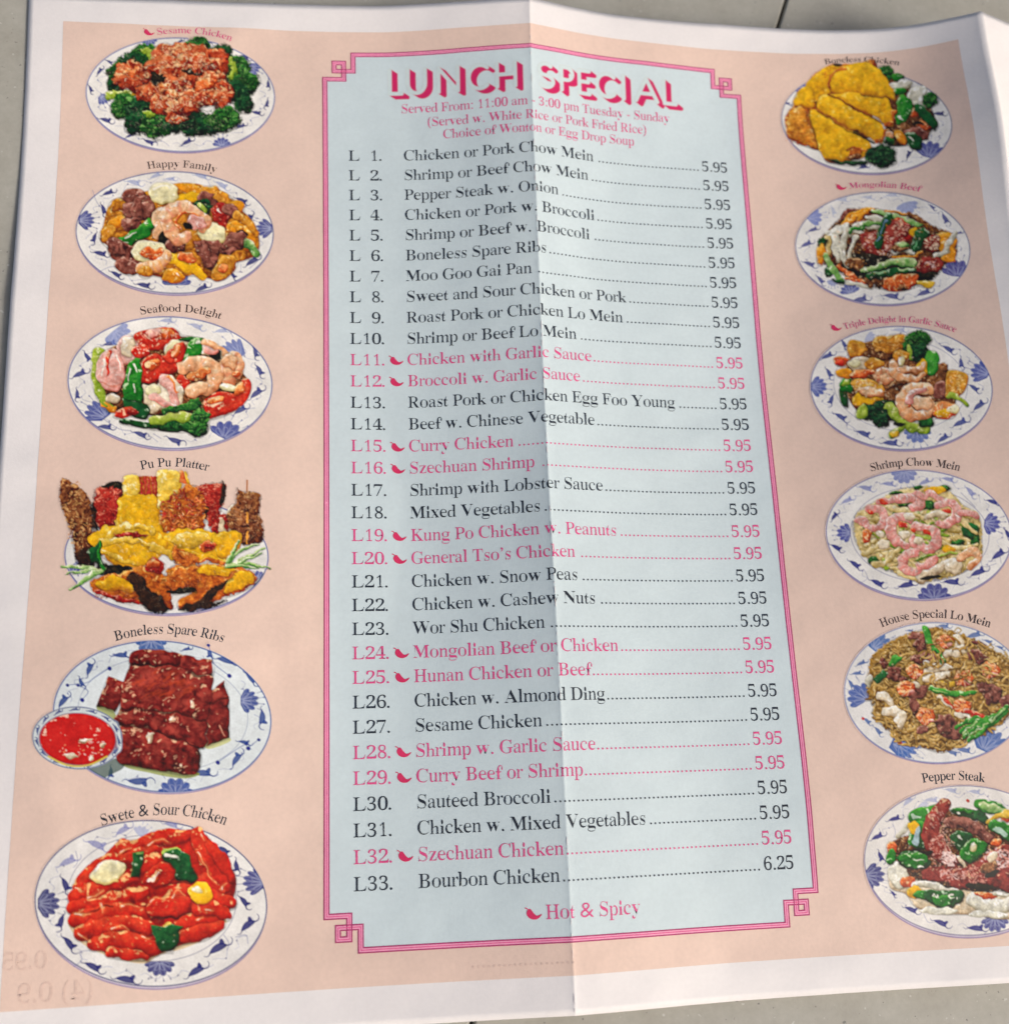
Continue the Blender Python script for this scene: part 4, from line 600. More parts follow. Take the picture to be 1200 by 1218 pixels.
def dish_peppersteak():
    s = Picture(1010, 910, 264, 212, 5.663, 22); s.wob = 0.25
    s.plate(785, 645, 688, 508, 2, .0, (66,52,130), under=18, white=(234,230,224))
    for x, y, dg, r, f in [(310,365,-10,50,1),(195,485,-20,52,1),(215,620,60,46,-1),(295,870,60,30,1),(420,980,30,54,1),(620,1070,30,60,1),(860,1105,10,66,1)]: s.leaf(x, y, dg, r, (46,46,128), .92, f)
    for x, y, dg, r in [(400,245,-40,50),(690,175,20,48),(850,185,15,46),(560,240,10,50)]: s.leaf(x, y, dg, r, (150,160,200), .65)
    s.lotus(104, 745, 1, .1, 140, (40,44,126), half=72); s.lotus(980, 1030, 0, 1, 120, (56,60,140), half=80); s.lotus(1200, 950, 0, 1, 120, (56,60,140)); s.lotus(480, 260, .3, .3, 60, (160,170,205), .5)
    for v in [[(200,430),(215,470),(190,500)],[(290,400),(310,450),(300,490)],[(500,1005),(530,1060),(580,1060)]]: s.vine(v)
    s.line((190,90,60), [(795,240),(800,244)], 10)
    s.blob('whitemeat', [(290,640),(380,560),(520,600),(800,820),(1080,860),(1300,800),(1300,1000),(1040,1040),(820,1010),(600,1005),(450,960),(380,870),(280,830),(262,720)], shift=.1, R=50)
    s.blob('brown', [(250,560),(290,520),(390,480),(400,560),(560,300),(660,250),(700,330),(980,400),(1300,450),(1300,800),(1000,850),(760,850),(480,780),(360,760),(300,660)], shift=-.2, ragged=14)
    s.oval('onion', 330, 740, 66, 90, -20, shift=.15); s.tube('onion', [(330,480),(370,440),(390,400)], 20, 14); s.oval('orange', 280, 560, 34, 44); s.oval('pepper', 280, 620, 34, 50, 10); s.oval('orange', 400, 790, 50, 40); s.blob('brown', [(330,540),(400,480),(395,560),(340,600)])
    s.blob('pepper', [(395,340),(450,295),(545,275),(640,255),(600,300),(540,350),(520,390),(420,390)], shift=.05); s.glint([(430,350),(475,350)], 16, (190,214,190)); s.glint([(520,300),(530,330)], 10, (214,230,190)); s.poly('pepper', [(400,385),(510,385),(525,560),(460,572),(400,545)], R=24); s.oval('yellow', 430, 420, 34, 46, 0, seam=0, shift=.1); s.poly('darkpepper', [(440,440),(510,410),(525,560),(450,565)], R=20); s.flat((176,200,206), [(445,430),(470,425),(465,530),(430,535)], .9)
    s.oval('darkpepper', 800, 330, 120, 34, 12); s.oval('pepper', 770, 310, 80, 16, 10, seam=0); s.glint([(730,322),(740,326)], 9); s.tube('darkpepper', [(880,340),(920,380)], 40, 24)
    s.oval('pepper', 950, 285, 120, 46, 15, shift=.1); s.oval('scallion', 960, 295, 90, 28, 18, seam=0, shift=.2); s.oval('orange', 1060, 350, 40, 40); s.tube('pasty', [(930,390),(990,350),(1060,330)], 14, 18); s.tube('pasty', [(1060,330),(1120,340),(1200,400)], 30, 20)
    s.blob('pepper', [(930,410),(980,370),(1060,400),(1140,470),(1110,520),(1010,480)], shift=-.05); s.flat((180,206,190), [(970,440),(1010,420),(1060,460),(1040,480)], .85)
    s.tube('beef', [(670,390),(770,390),(870,440),(960,520)], 34, 28, mid=46, shift=.05); s.oval('orange', 985, 525, 40, 26, -20, shift=.15)
    s.blob('darkpepper', [(680,500),(720,450),(800,455),(840,500),(820,580),(770,590),(720,560)]); s.blob('pepper', [(745,600),(780,530),(860,500),(930,545),(900,610),(830,655),(790,660)], shift=-.1); s.oval('egg', 832, 552, 22, 24, 0, seam=0); s.glint([(735,480),(750,500)], 9)
    s.tube('whitemeat', [(735,620),(760,660),(775,700)], 14, 10)
    s.tube('ribs', [(640,270),(590,340),(550,420),(560,500),(620,590),(690,660),(720,750)], 46, 40, mid=66, shift=.22); s.specks([(246,200,180),(226,150,130)], 620, 560, 90, 130, 120, 9, .6); s.specks([(240,190,170)], 600, 400, 56, 100, 50, 8, .55); s.specks([(250,222,214)], 670, 630, 50, 50, 50, 12, .8)
    s.oval('dark', 480, 590, 80, 20, 5); s.oval('darkpepper', 430, 645, 108, 60, 5); s.blob('pepper', [(330,640),(380,600),(480,590),(530,630),(490,690),(400,700)], R=26, shift=-.12); s.glint([(430,635),(500,640)], 5); s.glint([(470,685),(490,688)], 7)
    s.blob('ribs', [(480,740),(540,680),(640,690),(740,700),(880,640),(980,560),(1080,530),(1300,560),(1300,800),(1080,860),(900,800),(760,850),(660,800),(520,780)], R=34, shift=.1); s.specks([(246,206,196),(250,230,226),(214,130,110)], 1000, 630, 110, 70, 150, 11, .7); s.specks([(246,206,196),(214,130,110)], 690, 740, 90, 50, 90, 10, .7); s.specks([(236,170,150)], 850, 740, 90, 60, 70, 9, .6)
    s.oval('brown', 940, 690, 66, 34, -20, shift=.1); s.oval('dark', 960, 730, 50, 22, -20); s.oval('whitemeat', 965, 620, 30, 44, 30, seam=0, shift=.25); s.oval('dark', 880, 820, 100, 20, 5)
    s.tube('onion', [(430,810),(520,800),(620,835),(720,850)], 18, 14, mid=24); s.oval('yellow', 440, 860, 50, 44, 20, shift=.05); s.oval('pepper', 500, 880, 66, 34, 10)
    s.blob('darkpepper', [(500,840),(620,850),(740,850),(770,900),(700,960),(640,982),(560,940),(510,900)], shift=.05); s.poly('pepper', [(560,890),(640,870),(700,890),(690,950),(650,975),(570,940)], R=20, shift=-.15)
    for P in [[(562,886),(570,870),(580,888)],[(585,890),(590,872),(600,890)],[(690,872),(672,880),(680,896),(700,894)],[(718,890),(724,900)]]: s.glint(P, 5)
    s.tube('onion', [(830,910),(920,950),(1020,960),(1100,930)], 50, 40, mid=56, shift=.1); s.oval('orange', 920, 880, 80, 22, 10, seam=.1, shift=.05); s.tube('onion', [(980,870),(1060,880),(1100,860)], 16, 12); s.oval('onion', 600, 985, 130, 24, 2, seam=.1, shift=.2); s.oval('onion', 930, 1010, 130, 24, 2, seam=.1, shift=.2); s.oval('onion', 1200, 900, 90, 60); s.oval('pepper', 1200, 700, 70, 60)
    return s
# ------------------------------------------------------------------ materials
def mat(name, color, rough=.55, attr=False, grain=0., bump=0., scale=900., spec=.3):
    m = bpy.data.materials.new(name); m.use_nodes = True; n = m.node_tree.nodes; l = m.node_tree.links; b = n['Principled BSDF']
    b.inputs['Roughness'].default_value = rough; b.inputs['Specular IOR Level'].default_value = spec
    tc = n.new('ShaderNodeTexCoord')
    if attr:
        a = n.new('ShaderNodeVertexColor'); a.layer_name = 'print'; src = a.outputs[0]
    else:
        r = n.new('ShaderNodeRGB'); r.outputs[0].default_value = (*[float(x) for x in color], 1); src = r.outputs[0]
    if grain:
        for sz, g in ((scale, grain), (scale * .23, grain * .6), (38., grain * .9)):
            t = n.new('ShaderNodeTexNoise'); t.inputs['Scale'].default_value = sz; t.inputs['Detail'].default_value = 3; l.new(tc.outputs['Object'], t.inputs['Vector'])
            mr = n.new('ShaderNodeMapRange'); mr.inputs[1].default_value = .25; mr.inputs[2].default_value = .75; mr.inputs[3].default_value = 1 - g; mr.inputs[4].default_value = 1 + g; l.new(t.outputs[0], mr.inputs[0])
            x = n.new('ShaderNodeMix'); x.data_type = 'RGBA'; x.blend_type = 'MULTIPLY'; x.inputs[0].default_value = 1; l.new(src, x.inputs[6]); l.new(mr.outputs[0], x.inputs[7]); src = x.outputs[2]
    l.new(src, b.inputs['Base Color'])
    if bump:
        t = n.new('ShaderNodeTexNoise'); t.inputs['Scale'].default_value = 1500; t.inputs['Detail'].default_value = 4; l.new(tc.outputs['Object'], t.inputs['Vector'])
        t2 = n.new('ShaderNodeTexNoise'); t2.inputs['Scale'].default_value = 90; t2.inputs['Detail'].default_value = 2; l.new(tc.outputs['Object'], t2.inputs['Vector'])
        ad = n.new('ShaderNodeMath'); ad.operation = 'MULTIPLY_ADD'; l.new(t2.outputs[0], ad.inputs[0]); ad.inputs[1].default_value = 5.; l.new(t.outputs[0], ad.inputs[2])
        bp = n.new('ShaderNodeBump'); bp.inputs['Strength'].default_value = bump; bp.inputs['Distance'].default_value = .0001; l.new(ad.outputs[0], bp.inputs['Height']); l.new(bp.outputs[0], b.inputs['Normal'])
    return m
M_PAPER = mat('coated_paper', (.82,.79,.785), .5, grain=.02, bump=.35)
M_PEACH = mat('peach_ink', lin(PEACH) * 1.0, .5, grain=.035, bump=.35)
M_BLUE = mat('pale_blue_ink', (.61,.715,.745), .5, grain=.03, bump=.35)
M_BLACK = mat('black_ink', (.022,.03,.045), .5, grain=.25, scale=2500)
M_BROWN = mat('brown_ink', (.085,.055,.05), .5, grain=.25, scale=2500)
M_PINK = mat('pink_ink', (.74,.085,.26), .5, grain=.12, scale=2500)
M_BAND = mat('light_pink_ink', (.88,.36,.53), .5, grain=.08, scale=2500)
M_LINE = mat('magenta_ink', (.42,.035,.15), .5, grain=.12, scale=2500)
M_HOT = mat('crimson_ink', (.68,.035,.13), .5, grain=.1, scale=2500)
M_GHOST = mat('show_through', lin((221,193,179)), .5, grain=.1, scale=1500)
M_PRINT = mat('four_colour_print', None, .45, attr=True, grain=.04, bump=.12, scale=2200)
M_PRINT_P = M_PRINT
# ------------------------------------------------------------------ helpers
def link(name, me, m, parent=None, smooth_=True):
    if m: me.materials.append(m)
    if smooth_ and me.polygons: me.polygons.foreach_set('use_smooth', [True] * len(me.polygons))
    o = bpy.data.objects.new(name, me); sc.collection.objects.link(o); o.parent = parent; return o
def mesh(name, V, Fc):
    me = bpy.data.meshes.new(name); me.from_pydata([tuple(p) for p in V], [], [tuple(int(i) for i in f) for f in Fc]); me.update(); return me
def gridmesh(us, vs, lift, keep=None):
    U, V = np.meshgrid(us, vs); P = place(U.ravel(), V.ravel(), lift); n = len(us)
    i = np.arange(len(vs) - 1)[:, None] * n + np.arange(n - 1)[None]; q = np.stack([i, i + n, i + n + 1, i + 1], -1).reshape(-1, 4)
    if keep is not None: q = q[keep(((U[:-1, :-1] + U[1:, 1:]) / 2).ravel(), ((V[:-1, :-1] + V[1:, 1:]) / 2).ravel())]
    return P, q
def steps(a, b, h, cuts=()):
    ks = sorted({a, b, *[c for c in cuts if a < c < b]}); out = []
    for x, y in zip(ks[:-1], ks[1:]): out += list(np.linspace(x, y, max(2, int(math.ceil((y - x) / h)) + 1)))[:-1]
    return np.array(out + [b])
FOLD = [c for c in (-.6, -.3, -.12, 0, .12, .3, .6)]
def drape(name, V, Fc, m, parent, lift, cuts=FOLD):
    # V: flat page coordinates; triangles are cut along the crease and laid on the sheet
    V = np.asarray(V, float); me = mesh(name, np.c_[V, np.zeros(len(V))], Fc)
    lo, hi = V[:, 0].min(), V[:, 0].max(); cs = [c for c in cuts if lo < c < hi]
    if cs:
        bm = bmesh.new(); bm.from_mesh(me)
        for c in cs: bmesh.ops.bisect_plane(bm, geom=bm.verts[:] + bm.edges[:] + bm.faces[:], plane_co=(c, 0, 0), plane_no=(1, 0, 0))
        bm.to_mesh(me); bm.free()
    co = np.empty(len(me.vertices) * 3); me.vertices.foreach_get('co', co); co = co.reshape(-1, 3)
    # page v grows downwards, so faces drawn in (u, v) look down: flip them to face up
    P = place(co[:, 0], co[:, 1], lift); me.vertices.foreach_set('co', P.ravel()); me.flip_normals() if hasattr(me, 'flip_normals') else None; me.update()
    return link(name, me, m, parent)
# ------------------------------------------------------------------ the table under the menu
def slab(poly, z0, z1, bev):
    bm = bmesh.new(); vs = [bm.verts.new((x * S, -y * S, z1 * S)) for x, y in poly]; f = bm.faces.new(vs); f.normal_update()
    if f.normal.z < 0: f.normal_flip()
    r = bmesh.ops.extrude_face_region(bm, geom=[f]); nv = [g for g in r['geom'] if isinstance(g, bmesh.types.BMVert)]
    for q in vs: q.co.z = z0 * S
    for q in nv: q.co.z = z1 * S
    bmesh.ops.recalc_face_normals(bm, faces=bm.faces[:])
    bmesh.ops.bevel(bm, geom=[e for e in bm.edges if e.verts[0].co.z > (z1 - .01) * S and e.verts[1].co.z > (z1 - .01) * S], offset=bev * S, segments=3, affect='EDGES', profile=.6)
    me = bpy.data.meshes.new('board'); bm.to_mesh(me); bm.free(); return me
def stone():
    m = bpy.data.materials.new('speckled_grey_stone'); m.use_nodes = True; n = m.node_tree.nodes; l = m.node_tree.links; b = n['Principled BSDF']
    tc = n.new('ShaderNodeTexCoord'); b.inputs['Roughness'].default_value = .55
    def noise(s, d=4, r=.55):
        t = n.new('ShaderNodeTexNoise'); t.inputs['Scale'].default_value = s; t.inputs['Detail'].default_value = d; t.inputs['Roughness'].default_value = r; l.new(tc.outputs['Object'], t.inputs['Vector']); return t.outputs[0]
    def ramp(src, a, b_, p, q):
        r = n.new('ShaderNodeValToRGB'); r.color_ramp.elements[0].position = p; r.color_ramp.elements[1].position = q; r.color_ramp.elements[0].color = (*a, 1); r.color_ramp.elements[1].color = (*b_, 1); l.new(src, r.inputs[0]); return r.outputs[0]
    def mix(a, b_, f, mode='MIX'):
        x = n.new('ShaderNodeMix'); x.data_type = 'RGBA'; x.blend_type = mode; l.new(a, x.inputs[6]); l.new(b_, x.inputs[7])
        if isinstance(f, float): x.inputs[0].default_value = f
        else: l.new(f, x.inputs[0])
        return x.outputs[2]
    base = ramp(noise(60, 5, .6), (.37,.355,.31), (.43,.42,.375), .3, .7)
    base = mix(base, ramp(noise(420, 5, .7), (.90,.90,.88), (1.04,1.04,1.03), .3, .7), 1., 'MULTIPLY')
    sp = ramp(noise(700, 2, .5), (0, 0, 0), (1, 1, 1),   .70, .735); dk = ramp(noise(5, 0), (.17,.17,.16), (.2,.19,.17), .3, .7)
    base = mix(base, dk, sp)
    sp2 = ramp(noise(330, 3, .6), (0, 0, 0), (1, 1, 1), .735, .775); base = mix(base, ramp(noise(6, 0), (.2,.2,.19), (.24,.23,.21), .3, .7), sp2)
    wt = ramp(noise(520, 2, .5), (1, 1, 1), (0, 0, 0), .28, .31); base = mix(base, ramp(noise(7, 0), (.5,.5,.46), (.54,.54,.5), .3, .7), wt)
    l.new(base, b.inputs['Base Color'])
    bp = n.new('ShaderNodeBump'); bp.inputs['Strength'].default_value = .2; bp.inputs['Distance'].default_value = .0002; l.new(noise(500, 5, .7), bp.inputs['Height']); l.new(bp.outputs[0], b.inputs['Normal'])
    return m
M_STONE = stone(); M_GAP = mat('dark_joint', (.035,.03,.022), .9, grain=.3)
table = bpy.data.objects.new('table', None); sc.collection.objects.link(table); table.location = (0, -16 * S, 0)
table['label'] = 'pale grey speckled stone tabletop with a dark joint, under the menu'; table['category'] = 'table'
def flatpage(px, py):
    d = np.array([(px - 600) / CAMF, (609 - py) / CAMF, -1.]) @ RC; t = -CP[2] / d[2]; return np.array([CP[0] + d[0] * t, -(CP[1] + d[1] * t)])
a, b_ = flatpage(935, 0), flatpage(562, 1216); d = (b_ - a) / np.linalg.norm(b_ - a); nrm = np.array([-d[1], d[0]])
if nrm[0] < 0: nrm = -nrm
G = .16; top, bot = a - d * 60, b_ + d * 45
def tab(q): q.parent = table; q.matrix_parent_inverse = Matrix.Translation((0, 16 * S, 0)); return q
W1 = 74
for i in (-1, 0):
    s0 = G / 2 + (W1 if i < 0 else 0); s1 = G / 2 if i < 0 else W1
    lo = -W1 if i < 0 else G / 2; hi = -G / 2 if i < 0 else W1
    tab(link('stone_tile', slab([tuple(top + nrm * lo), tuple(top + nrm * hi), tuple(bot + nrm * hi), tuple(bot + nrm * lo)], -2.6, -.02, .12), M_STONE, None, False))
g0 = slab([tuple(top - nrm * (W1 + .5)), tuple(top + nrm * (W1 + .5)), tuple(bot + nrm * (W1 + .5)), tuple(bot - nrm * (W1 + .5))], -5, -.55 - 2.06, .1)
tab(link('table_base', g0, M_GAP, None, False))
tab(link('joint_filler', slab([tuple(a - d * 59 - nrm * G * .52), tuple(a - d * 59 + nrm * G * .52), tuple(b_ + d * 44 + nrm * G * .52), tuple(b_ + d * 44 - nrm * G * .52)], -2.55, -.42, .01), M_GAP, None, False))
# ------------------------------------------------------------------ the menu: sheet and flat colour fields
menu = bpy.data.objects.new('paper_menu', None); sc.collection.objects.link(menu); menu.location = (0, -16 * S, 0)
menu['label'] = 'creased paper lunch menu, peach and pale blue, printed with twelve pictured dishes'; menu['category'] = 'menu'
INV = Matrix.Translation((0, 16 * S, 0))
def on(o): o.parent = menu; o.matrix_parent_inverse = INV; return o
UE = 29.
cu = sorted([-1.2, -.6, -.3, -.12, -.05, 0, .05, .12, .3, .6, 1.2, F2 - .6, F2 - .2, F2, F2 + .2, F2 + .6])
us = steps(K['EL'], UE, .24, cu); vs = steps(K['ET'], K['EB'], .27)
P, q = gridmesh(us, vs, 0.); Pb = P.copy(); Pb[:, 2] -= .018 * S; n = len(P); nu, nv = len(us), len(vs)
rimi = list(range(nu)) + [nu * k + nu - 1 for k in range(1, nv)] + [nu * (nv - 1) + k for k in range(nu - 2, -1, -1)] + [nu * k for k in range(nv - 2, 0, -1)]
side = [(rimi[k], rimi[(k + 1) % len(rimi)], rimi[(k + 1) % len(rimi)] + n, rimi[k] + n) for k in range(len(rimi))]
me = mesh('paper_sheet', np.r_[P, Pb], list(map(tuple, q)) + [tuple(int(i) + n for i in f[::-1]) for f in q] + side)
sheet = on(link('paper_sheet', me, M_PAPER))
P, q = gridmesh(steps(K['QL'], K['QR'], .20, cu), steps(K['QT'], K['QB'], .27), .006); on(link('peach_field', mesh('peach_field', P, q), M_PEACH))
P, q = gridmesh(steps(F2 + 2.6, UE - .8, .24), steps(K['QT'], K['QB'], .36), .005); on(link('peach_field', mesh('peach_field', P, q), M_PEACH))
# pale blue panel with stepped corners and the knotted double border
A_ = .43; HB = .115
L0, R0, T0, B0 = K['BL'] + HB, K['BR'] - HB, K['BT'] + HB, K['BB'] - HB
def corner(cx, cy, sx, sy):
    # from the vertical run to the horizontal run
    return [(cx + sx * x * A_, cy + sy * y * A_ * .98) for x, y in ((0, 3), (2, 3), (2, 1), (1, 1), (1, 2), (3, 2), (3, 0))]
us = steps(L0, R0, .24, cu + [L0 + 2 * A_, L0 + 3 * A_, R0 - 2 * A_, R0 - 3 * A_]); vs = steps(T0, B0, .36, [T0 + 3 * A_, T0 + 2 * A_, B0 - 3 * A_, B0 - 2 * A_])
def inpanel(u, v):
    dx = np.minimum(u - L0, R0 - u) / A_; dy = np.minimum(v - T0, B0 - v) / A_
    return ~(((dx < 2) & (dy < 3)) | ((dx < 3) & (dy < 2)))
P, q = gridmesh(us, vs, .010, inpanel); on(link('pale_blue_panel', mesh('pale_blue_panel', P, q), M_BLUE))
ring = corner(L0, B0, 1, -1) + corner(R0, B0, -1, -1)[::-1] + corner(R0, T0, -1, 1) + corner(L0, T0, 1, 1)[::-1]
def ribbon(pts, off0, off1):
    # mitred band along a closed right-angled path, between two sideways offsets
    N = len(pts); P = np.array(pts); V = []
    for k in range(N):
        a = P[k] - P[k - 1]; b = P[(k + 1) % N] - P[k]; a = a / np.linalg.norm(a); b = b / np.linalg.norm(b)
        na, nb = np.array([-a[1], a[0]]), np.array([-b[1], b[0]]); mt = (na + nb) / (1 + na @ nb)
        V.append((P[k] + mt * off0, P[k] + mt * off1))
    out = []; Fc = []
    for k in range(N):
        (a0, a1), (b0, b1) = V[k], V[(k + 1) % N]; m_ = max(1, int(np.linalg.norm(b0 - a0) / .3)); i0 = len(out)
        for t in range(m_ + 1): out += [a0 + (b0 - a0) * t / m_, a1 + (b1 - a1) * t / m_]
        Fc += [(i0 + 2 * t, i0 + 2 * t + 1, i0 + 2 * t + 3, i0 + 2 * t + 2) for t in range(m_)]
    return np.array(out), Fc
border = bpy.data.objects.new('panel_border', None); sc.collection.objects.link(border); border.parent = menu
for nm, o0, o1, mt, lf in (('pink_band', -HB, HB, M_BAND, .015), ('border_line', -HB, -HB + .048, M_LINE, .018), ('border_line', HB - .048, HB, M_LINE, .018), ('border_line', -.018, .012, M_PINK, .018)):
    V, Fc = ribbon(ring, o0, o1); o = drape(nm, V, Fc, mt, None, lf); o.parent = border; o.matrix_parent_inverse = Matrix.Translation((0, 16 * S, 0))
# ------------------------------------------------------------------ lettering: a light book serif
ADV = dict(zip('ABCDEFGHIJKLMNOPQRSTUVWXYZ', (722,667,667,722,611,556,722,722,333,389,722,611,889,722,722,556,722,667,556,611,722,722,944,722,722,611)))
ADV.update(dict(zip('abcdefghijklmnopqrstuvwxyz', (444,500,444,500,444,333,500,500,278,278,500,278,778,500,500,500,500,333,389,278,500,500,722,500,500,444))))
ADV.update({c: 500 for c in '0123456789'}); ADV.update({' ': 250, '.': 250, ':': 278, '-': 333, '(': 333, ')': 333, "'": 260, '&': 778})
BOX = {'A':(15,0,706,674),'B':(17,0,593,662),'C':(28,-14,633,676),'D':(16,0,685,662),'E':(12,0,597,662),'F':(12,0,546,662),'G':(32,-14,709,676),'H':(19,0,702,662),'K':(34,0,723,662),'L':(12,0,598,662),'M':(12,0,863,662),'N':(12,-11,707,662),'O':(34,-14,688,676),'P':(16,0,542,662),'R':(17,0,659,662),'S':(42,-14,491,676),'T':(17,0,593,662),'V':(16,-11,697,662),'W':(5,-11,932,662),'Y':(22,0,703,662),
 'a':(37,-10,442,460),'b':(3,-10,468,683),'c':(25,-10,412,460),'d':(27,-10,491,683),'e':(25,-10,424,460),'f':(20,0,383,683),'g':(28,-218,470,460),'h':(9,0,487,683),'i':(16,0,253,683),'k':(7,0,505,683),'l':(19,0,257,683),'m':(16,0,775,460),'n':(16,0,485,460),'o':(29,-10,470,460),'p':(5,-217,470,460),'r':(5,0,335,460),'s':(51,-10,348,460),'t':(13,-10,279,579),'u':(9,-10,479,450),'v':(19,-14,477,450),'w':(21,-14,694,450),'x':(17,0,479,450),'y':(14,-218,475,450),'z':(27,0,418,444),
 '0':(24,-14,476,676),'1':(111,0,394,676),'2':(30,0,475,676),'3':(43,-14,431,676),'4':(12,0,472,676),'5':(32,-14,438,688),'6':(34,-14,468,684),'7':(20,-8,449,662),'8':(56,-14,445,676),'9':(30,-22,459,676),'&':(42,-13,750,676)}
CUSTOM = {}
def disc(cx, cy, r, n=12):
    a = np.arange(n) / n * 2 * PI; return [(cx + r * math.cos(t), cy + r * math.sin(t)) for t in a]
def fan(P): return [tuple(P)] and ([(0, k, k + 1) for k in range(1, len(P) - 1)])
GLYPH = {}
def glyph(c):
    if c in GLYPH: return GLYPH[c]
    if c == ' ': r = (np.zeros((0, 2)), [])
    elif c == '.': P = disc(.125, .045, .058); r = (np.array(P), fan(P))
    elif c == ':': P = disc(.14, .045, .055); Q = disc(.14, .40, .055); r = (np.array(P + Q), fan(P) + [tuple(i + len(P) for i in f) for f in fan(Q)])
    elif c == '-': P = [(.04,.19),(.29,.19),(.29,.255),(.04,.255)]; r = (np.array(P), [(0,1,2,3)])
    elif c == "'": P = [(.08,.44),(.17,.50),(.20,.60),(.17,.67),(.10,.675),(.06,.62),(.09,.575),(.135,.575),(.135,.53)]; r = (np.array(P), fan(P[3:7]) and [(3,4,5,6),(2,3,6,7),(2,7,8),(0,1,8),(1,2,8)])
    elif c in '()':
        P = []; n = 9
        for k in range(n):
            t = -1 + 2 * k / (n - 1); y = .25 + .43 * t; P += [(.30 - .235 * math.sqrt(1 - t * t * .96), y), (.30 - .15 * math.sqrt(max(0, 1 - t * t)) + .0, y)]
        if c == ')': P = [(.333 - x, y) for x, y in P]
        r = (np.array(P), [(2 * k, 2 * k + 1, 2 * k + 3, 2 * k + 2) for k in range(n - 1)])
    else:
        if 'A' <= c <= 'Z': ch = chr(0x1D400 + ord(c) - 65)
        elif 'a' <= c <= 'z': ch = chr(0x1D41A + ord(c) - 97)
        elif '0' <= c <= '9': ch = chr(0x1D7CE + ord(c) - 48)
        else: ch = c
        cu_ = bpy.data.curves.new('g', 'FONT'); cu_.body = ch; cu_.resolution_u = 4; ob = bpy.data.objects.new('g', cu_); sc.collection.objects.link(ob)
        dg = bpy.context.evaluated_depsgraph_get(); me = bpy.data.meshes.new_from_object(ob.evaluated_get(dg))
        bm = bmesh.new(); bm.from_mesh(me); bmesh.ops.remove_doubles(bm, verts=bm.verts[:], dist=1e-5)
        bpy.data.objects.remove(ob); bpy.data.curves.remove(cu_); bpy.data.meshes.remove(me)
        V = np.array([v.co[:2] for v in bm.verts]); x0, y0 = V.min(0); x1, y1 = V.max(0); B = np.array(BOX[c]) / 1000.
        V[:, 0] = (V[:, 0] - x0) / (x1 - x0) * (B[2] - B[0]) + B[0]
        if 'a' <= c <= 'z' and c not in 'x':
            xh = {'t': .536}.get(c, .545); src = [min(y0, -.001), 0., xh, max(y1, xh + .001)]; dst = [min(B[1], -.0005), 0, .45 if B[3] > .47 else B[3], max(B[3], .451)]
            if B[3] < .47: src[3] = y1; src[2] = y1 * .999; dst[3] = B[3]; dst[2] = B[3] * .999
            V[:, 1] = np.interp(V[:, 1], src, dst)
        else: V[:, 1] = (V[:, 1] - y0) / (y1 - y0) * (B[3] - B[1]) + B[1]
        # thin the strokes: outline points move inwards, mostly sideways, so hairlines survive
        N_ = np.zeros_like(V); bm.verts.index_update(); bm.verts.ensure_lookup_table()
        for e in bm.edges:
            if len(e.link_faces) == 1:
                i, j = e.verts[0].index, e.verts[1].index; fc = V[[v.index for v in e.link_faces[0].verts]].mean(0); t = V[j] - V[i]; L = np.hypot(*t)
                if L < 1e-7: continue
                nn = np.array([t[1], -t[0]]) / L; nn = -nn if nn @ (fc - V[i]) > 0 else nn
                N_[i] += nn; N_[j] += nn
        N_ /= np.maximum(np.hypot(N_[:, 0], N_[:, 1]), 1e-9)[:, None]
        dx, dy = (.022, .003) if c.isdigit() else ((.022, .001) if c in 'vwyxkMVWANYK' else (.031, .003))
        if c == '&': dx, dy = .012, .008
        V = V - N_ * np.array([dx, dy]); x0, x1 = V[:, 0].min(), V[:, 0].max(); V[:, 0] = (V[:, 0] - x0) / (x1 - x0) * (B[2] - B[0]) + B[0]
        r = (V, [tuple(v.index for v in f.verts) for f in bm.faces]); bm.free()
    GLYPH[c] = r; return r
def width(s, em): return sum(ADV[c] for c in s) / 1000. * em
def setline(s, u0, v0, em_u=.74, em_v=.80, arr=None, path=None):
    V = []; Fc = []; x = 0.
    for c in s:
        gv, gf = glyph(c)
        if len(gv):
            i = len(V)
            if path is None: P = np.c_[u0 + (x + gv[:, 0]) * em_u, v0 - gv[:, 1] * em_v]
            else:
                xc = x + ADV[c] / 2000.; (cx, cy), ang = path(xc); ca, sa = math.cos(ang), math.sin(ang); gx = (gv[:, 0] - ADV[c] / 2000.) * em_u; gy = -gv[:, 1] * em_v
                P = np.c_[cx + gx * ca - gy * sa, cy + gx * sa + gy * ca]
            V += list(P); Fc += [tuple(i + k for k in f) for f in gf]
        x += ADV[c] / 1000.
    return V, Fc
def join(*parts):
    V = []; Fc = []
    for v, f in parts: i = len(V); V += list(v); Fc += [tuple(i + k for k in q) for q in f]
    return V, Fc
INK = .020
def chili(u, v, s=1.):
    T = lambda q: [(u + (x - 106) / 207. * s, v + (y - 172) / 222. * s) for x, y in q]
    P = smooth(T([(132,88),(150,82),(163,98),(182,124),(205,140),(240,126),(226,150),(200,167),(168,169),(138,155),(121,130),(120,106)]), True, 3)
    bm = bmesh.new(); bvs = [bm.verts.new((p[0], p[1], 0)) for p in P]; bm.verts.index_update(); f = bm.faces.new(bvs); bmesh.ops.triangulate(bm, faces=[f])
    F_ = [tuple(x.index for x in f.verts) for f in bm.faces]; bm.free()
    return join((list(P), F_), (T([(106,72),(112,68),(124,74),(139,88),(131,93),(120,80),(108,78)]), [(0,1,2,5),(0,5,6,6)][:1] + [(2,3,4,5),(0,5,6)]))
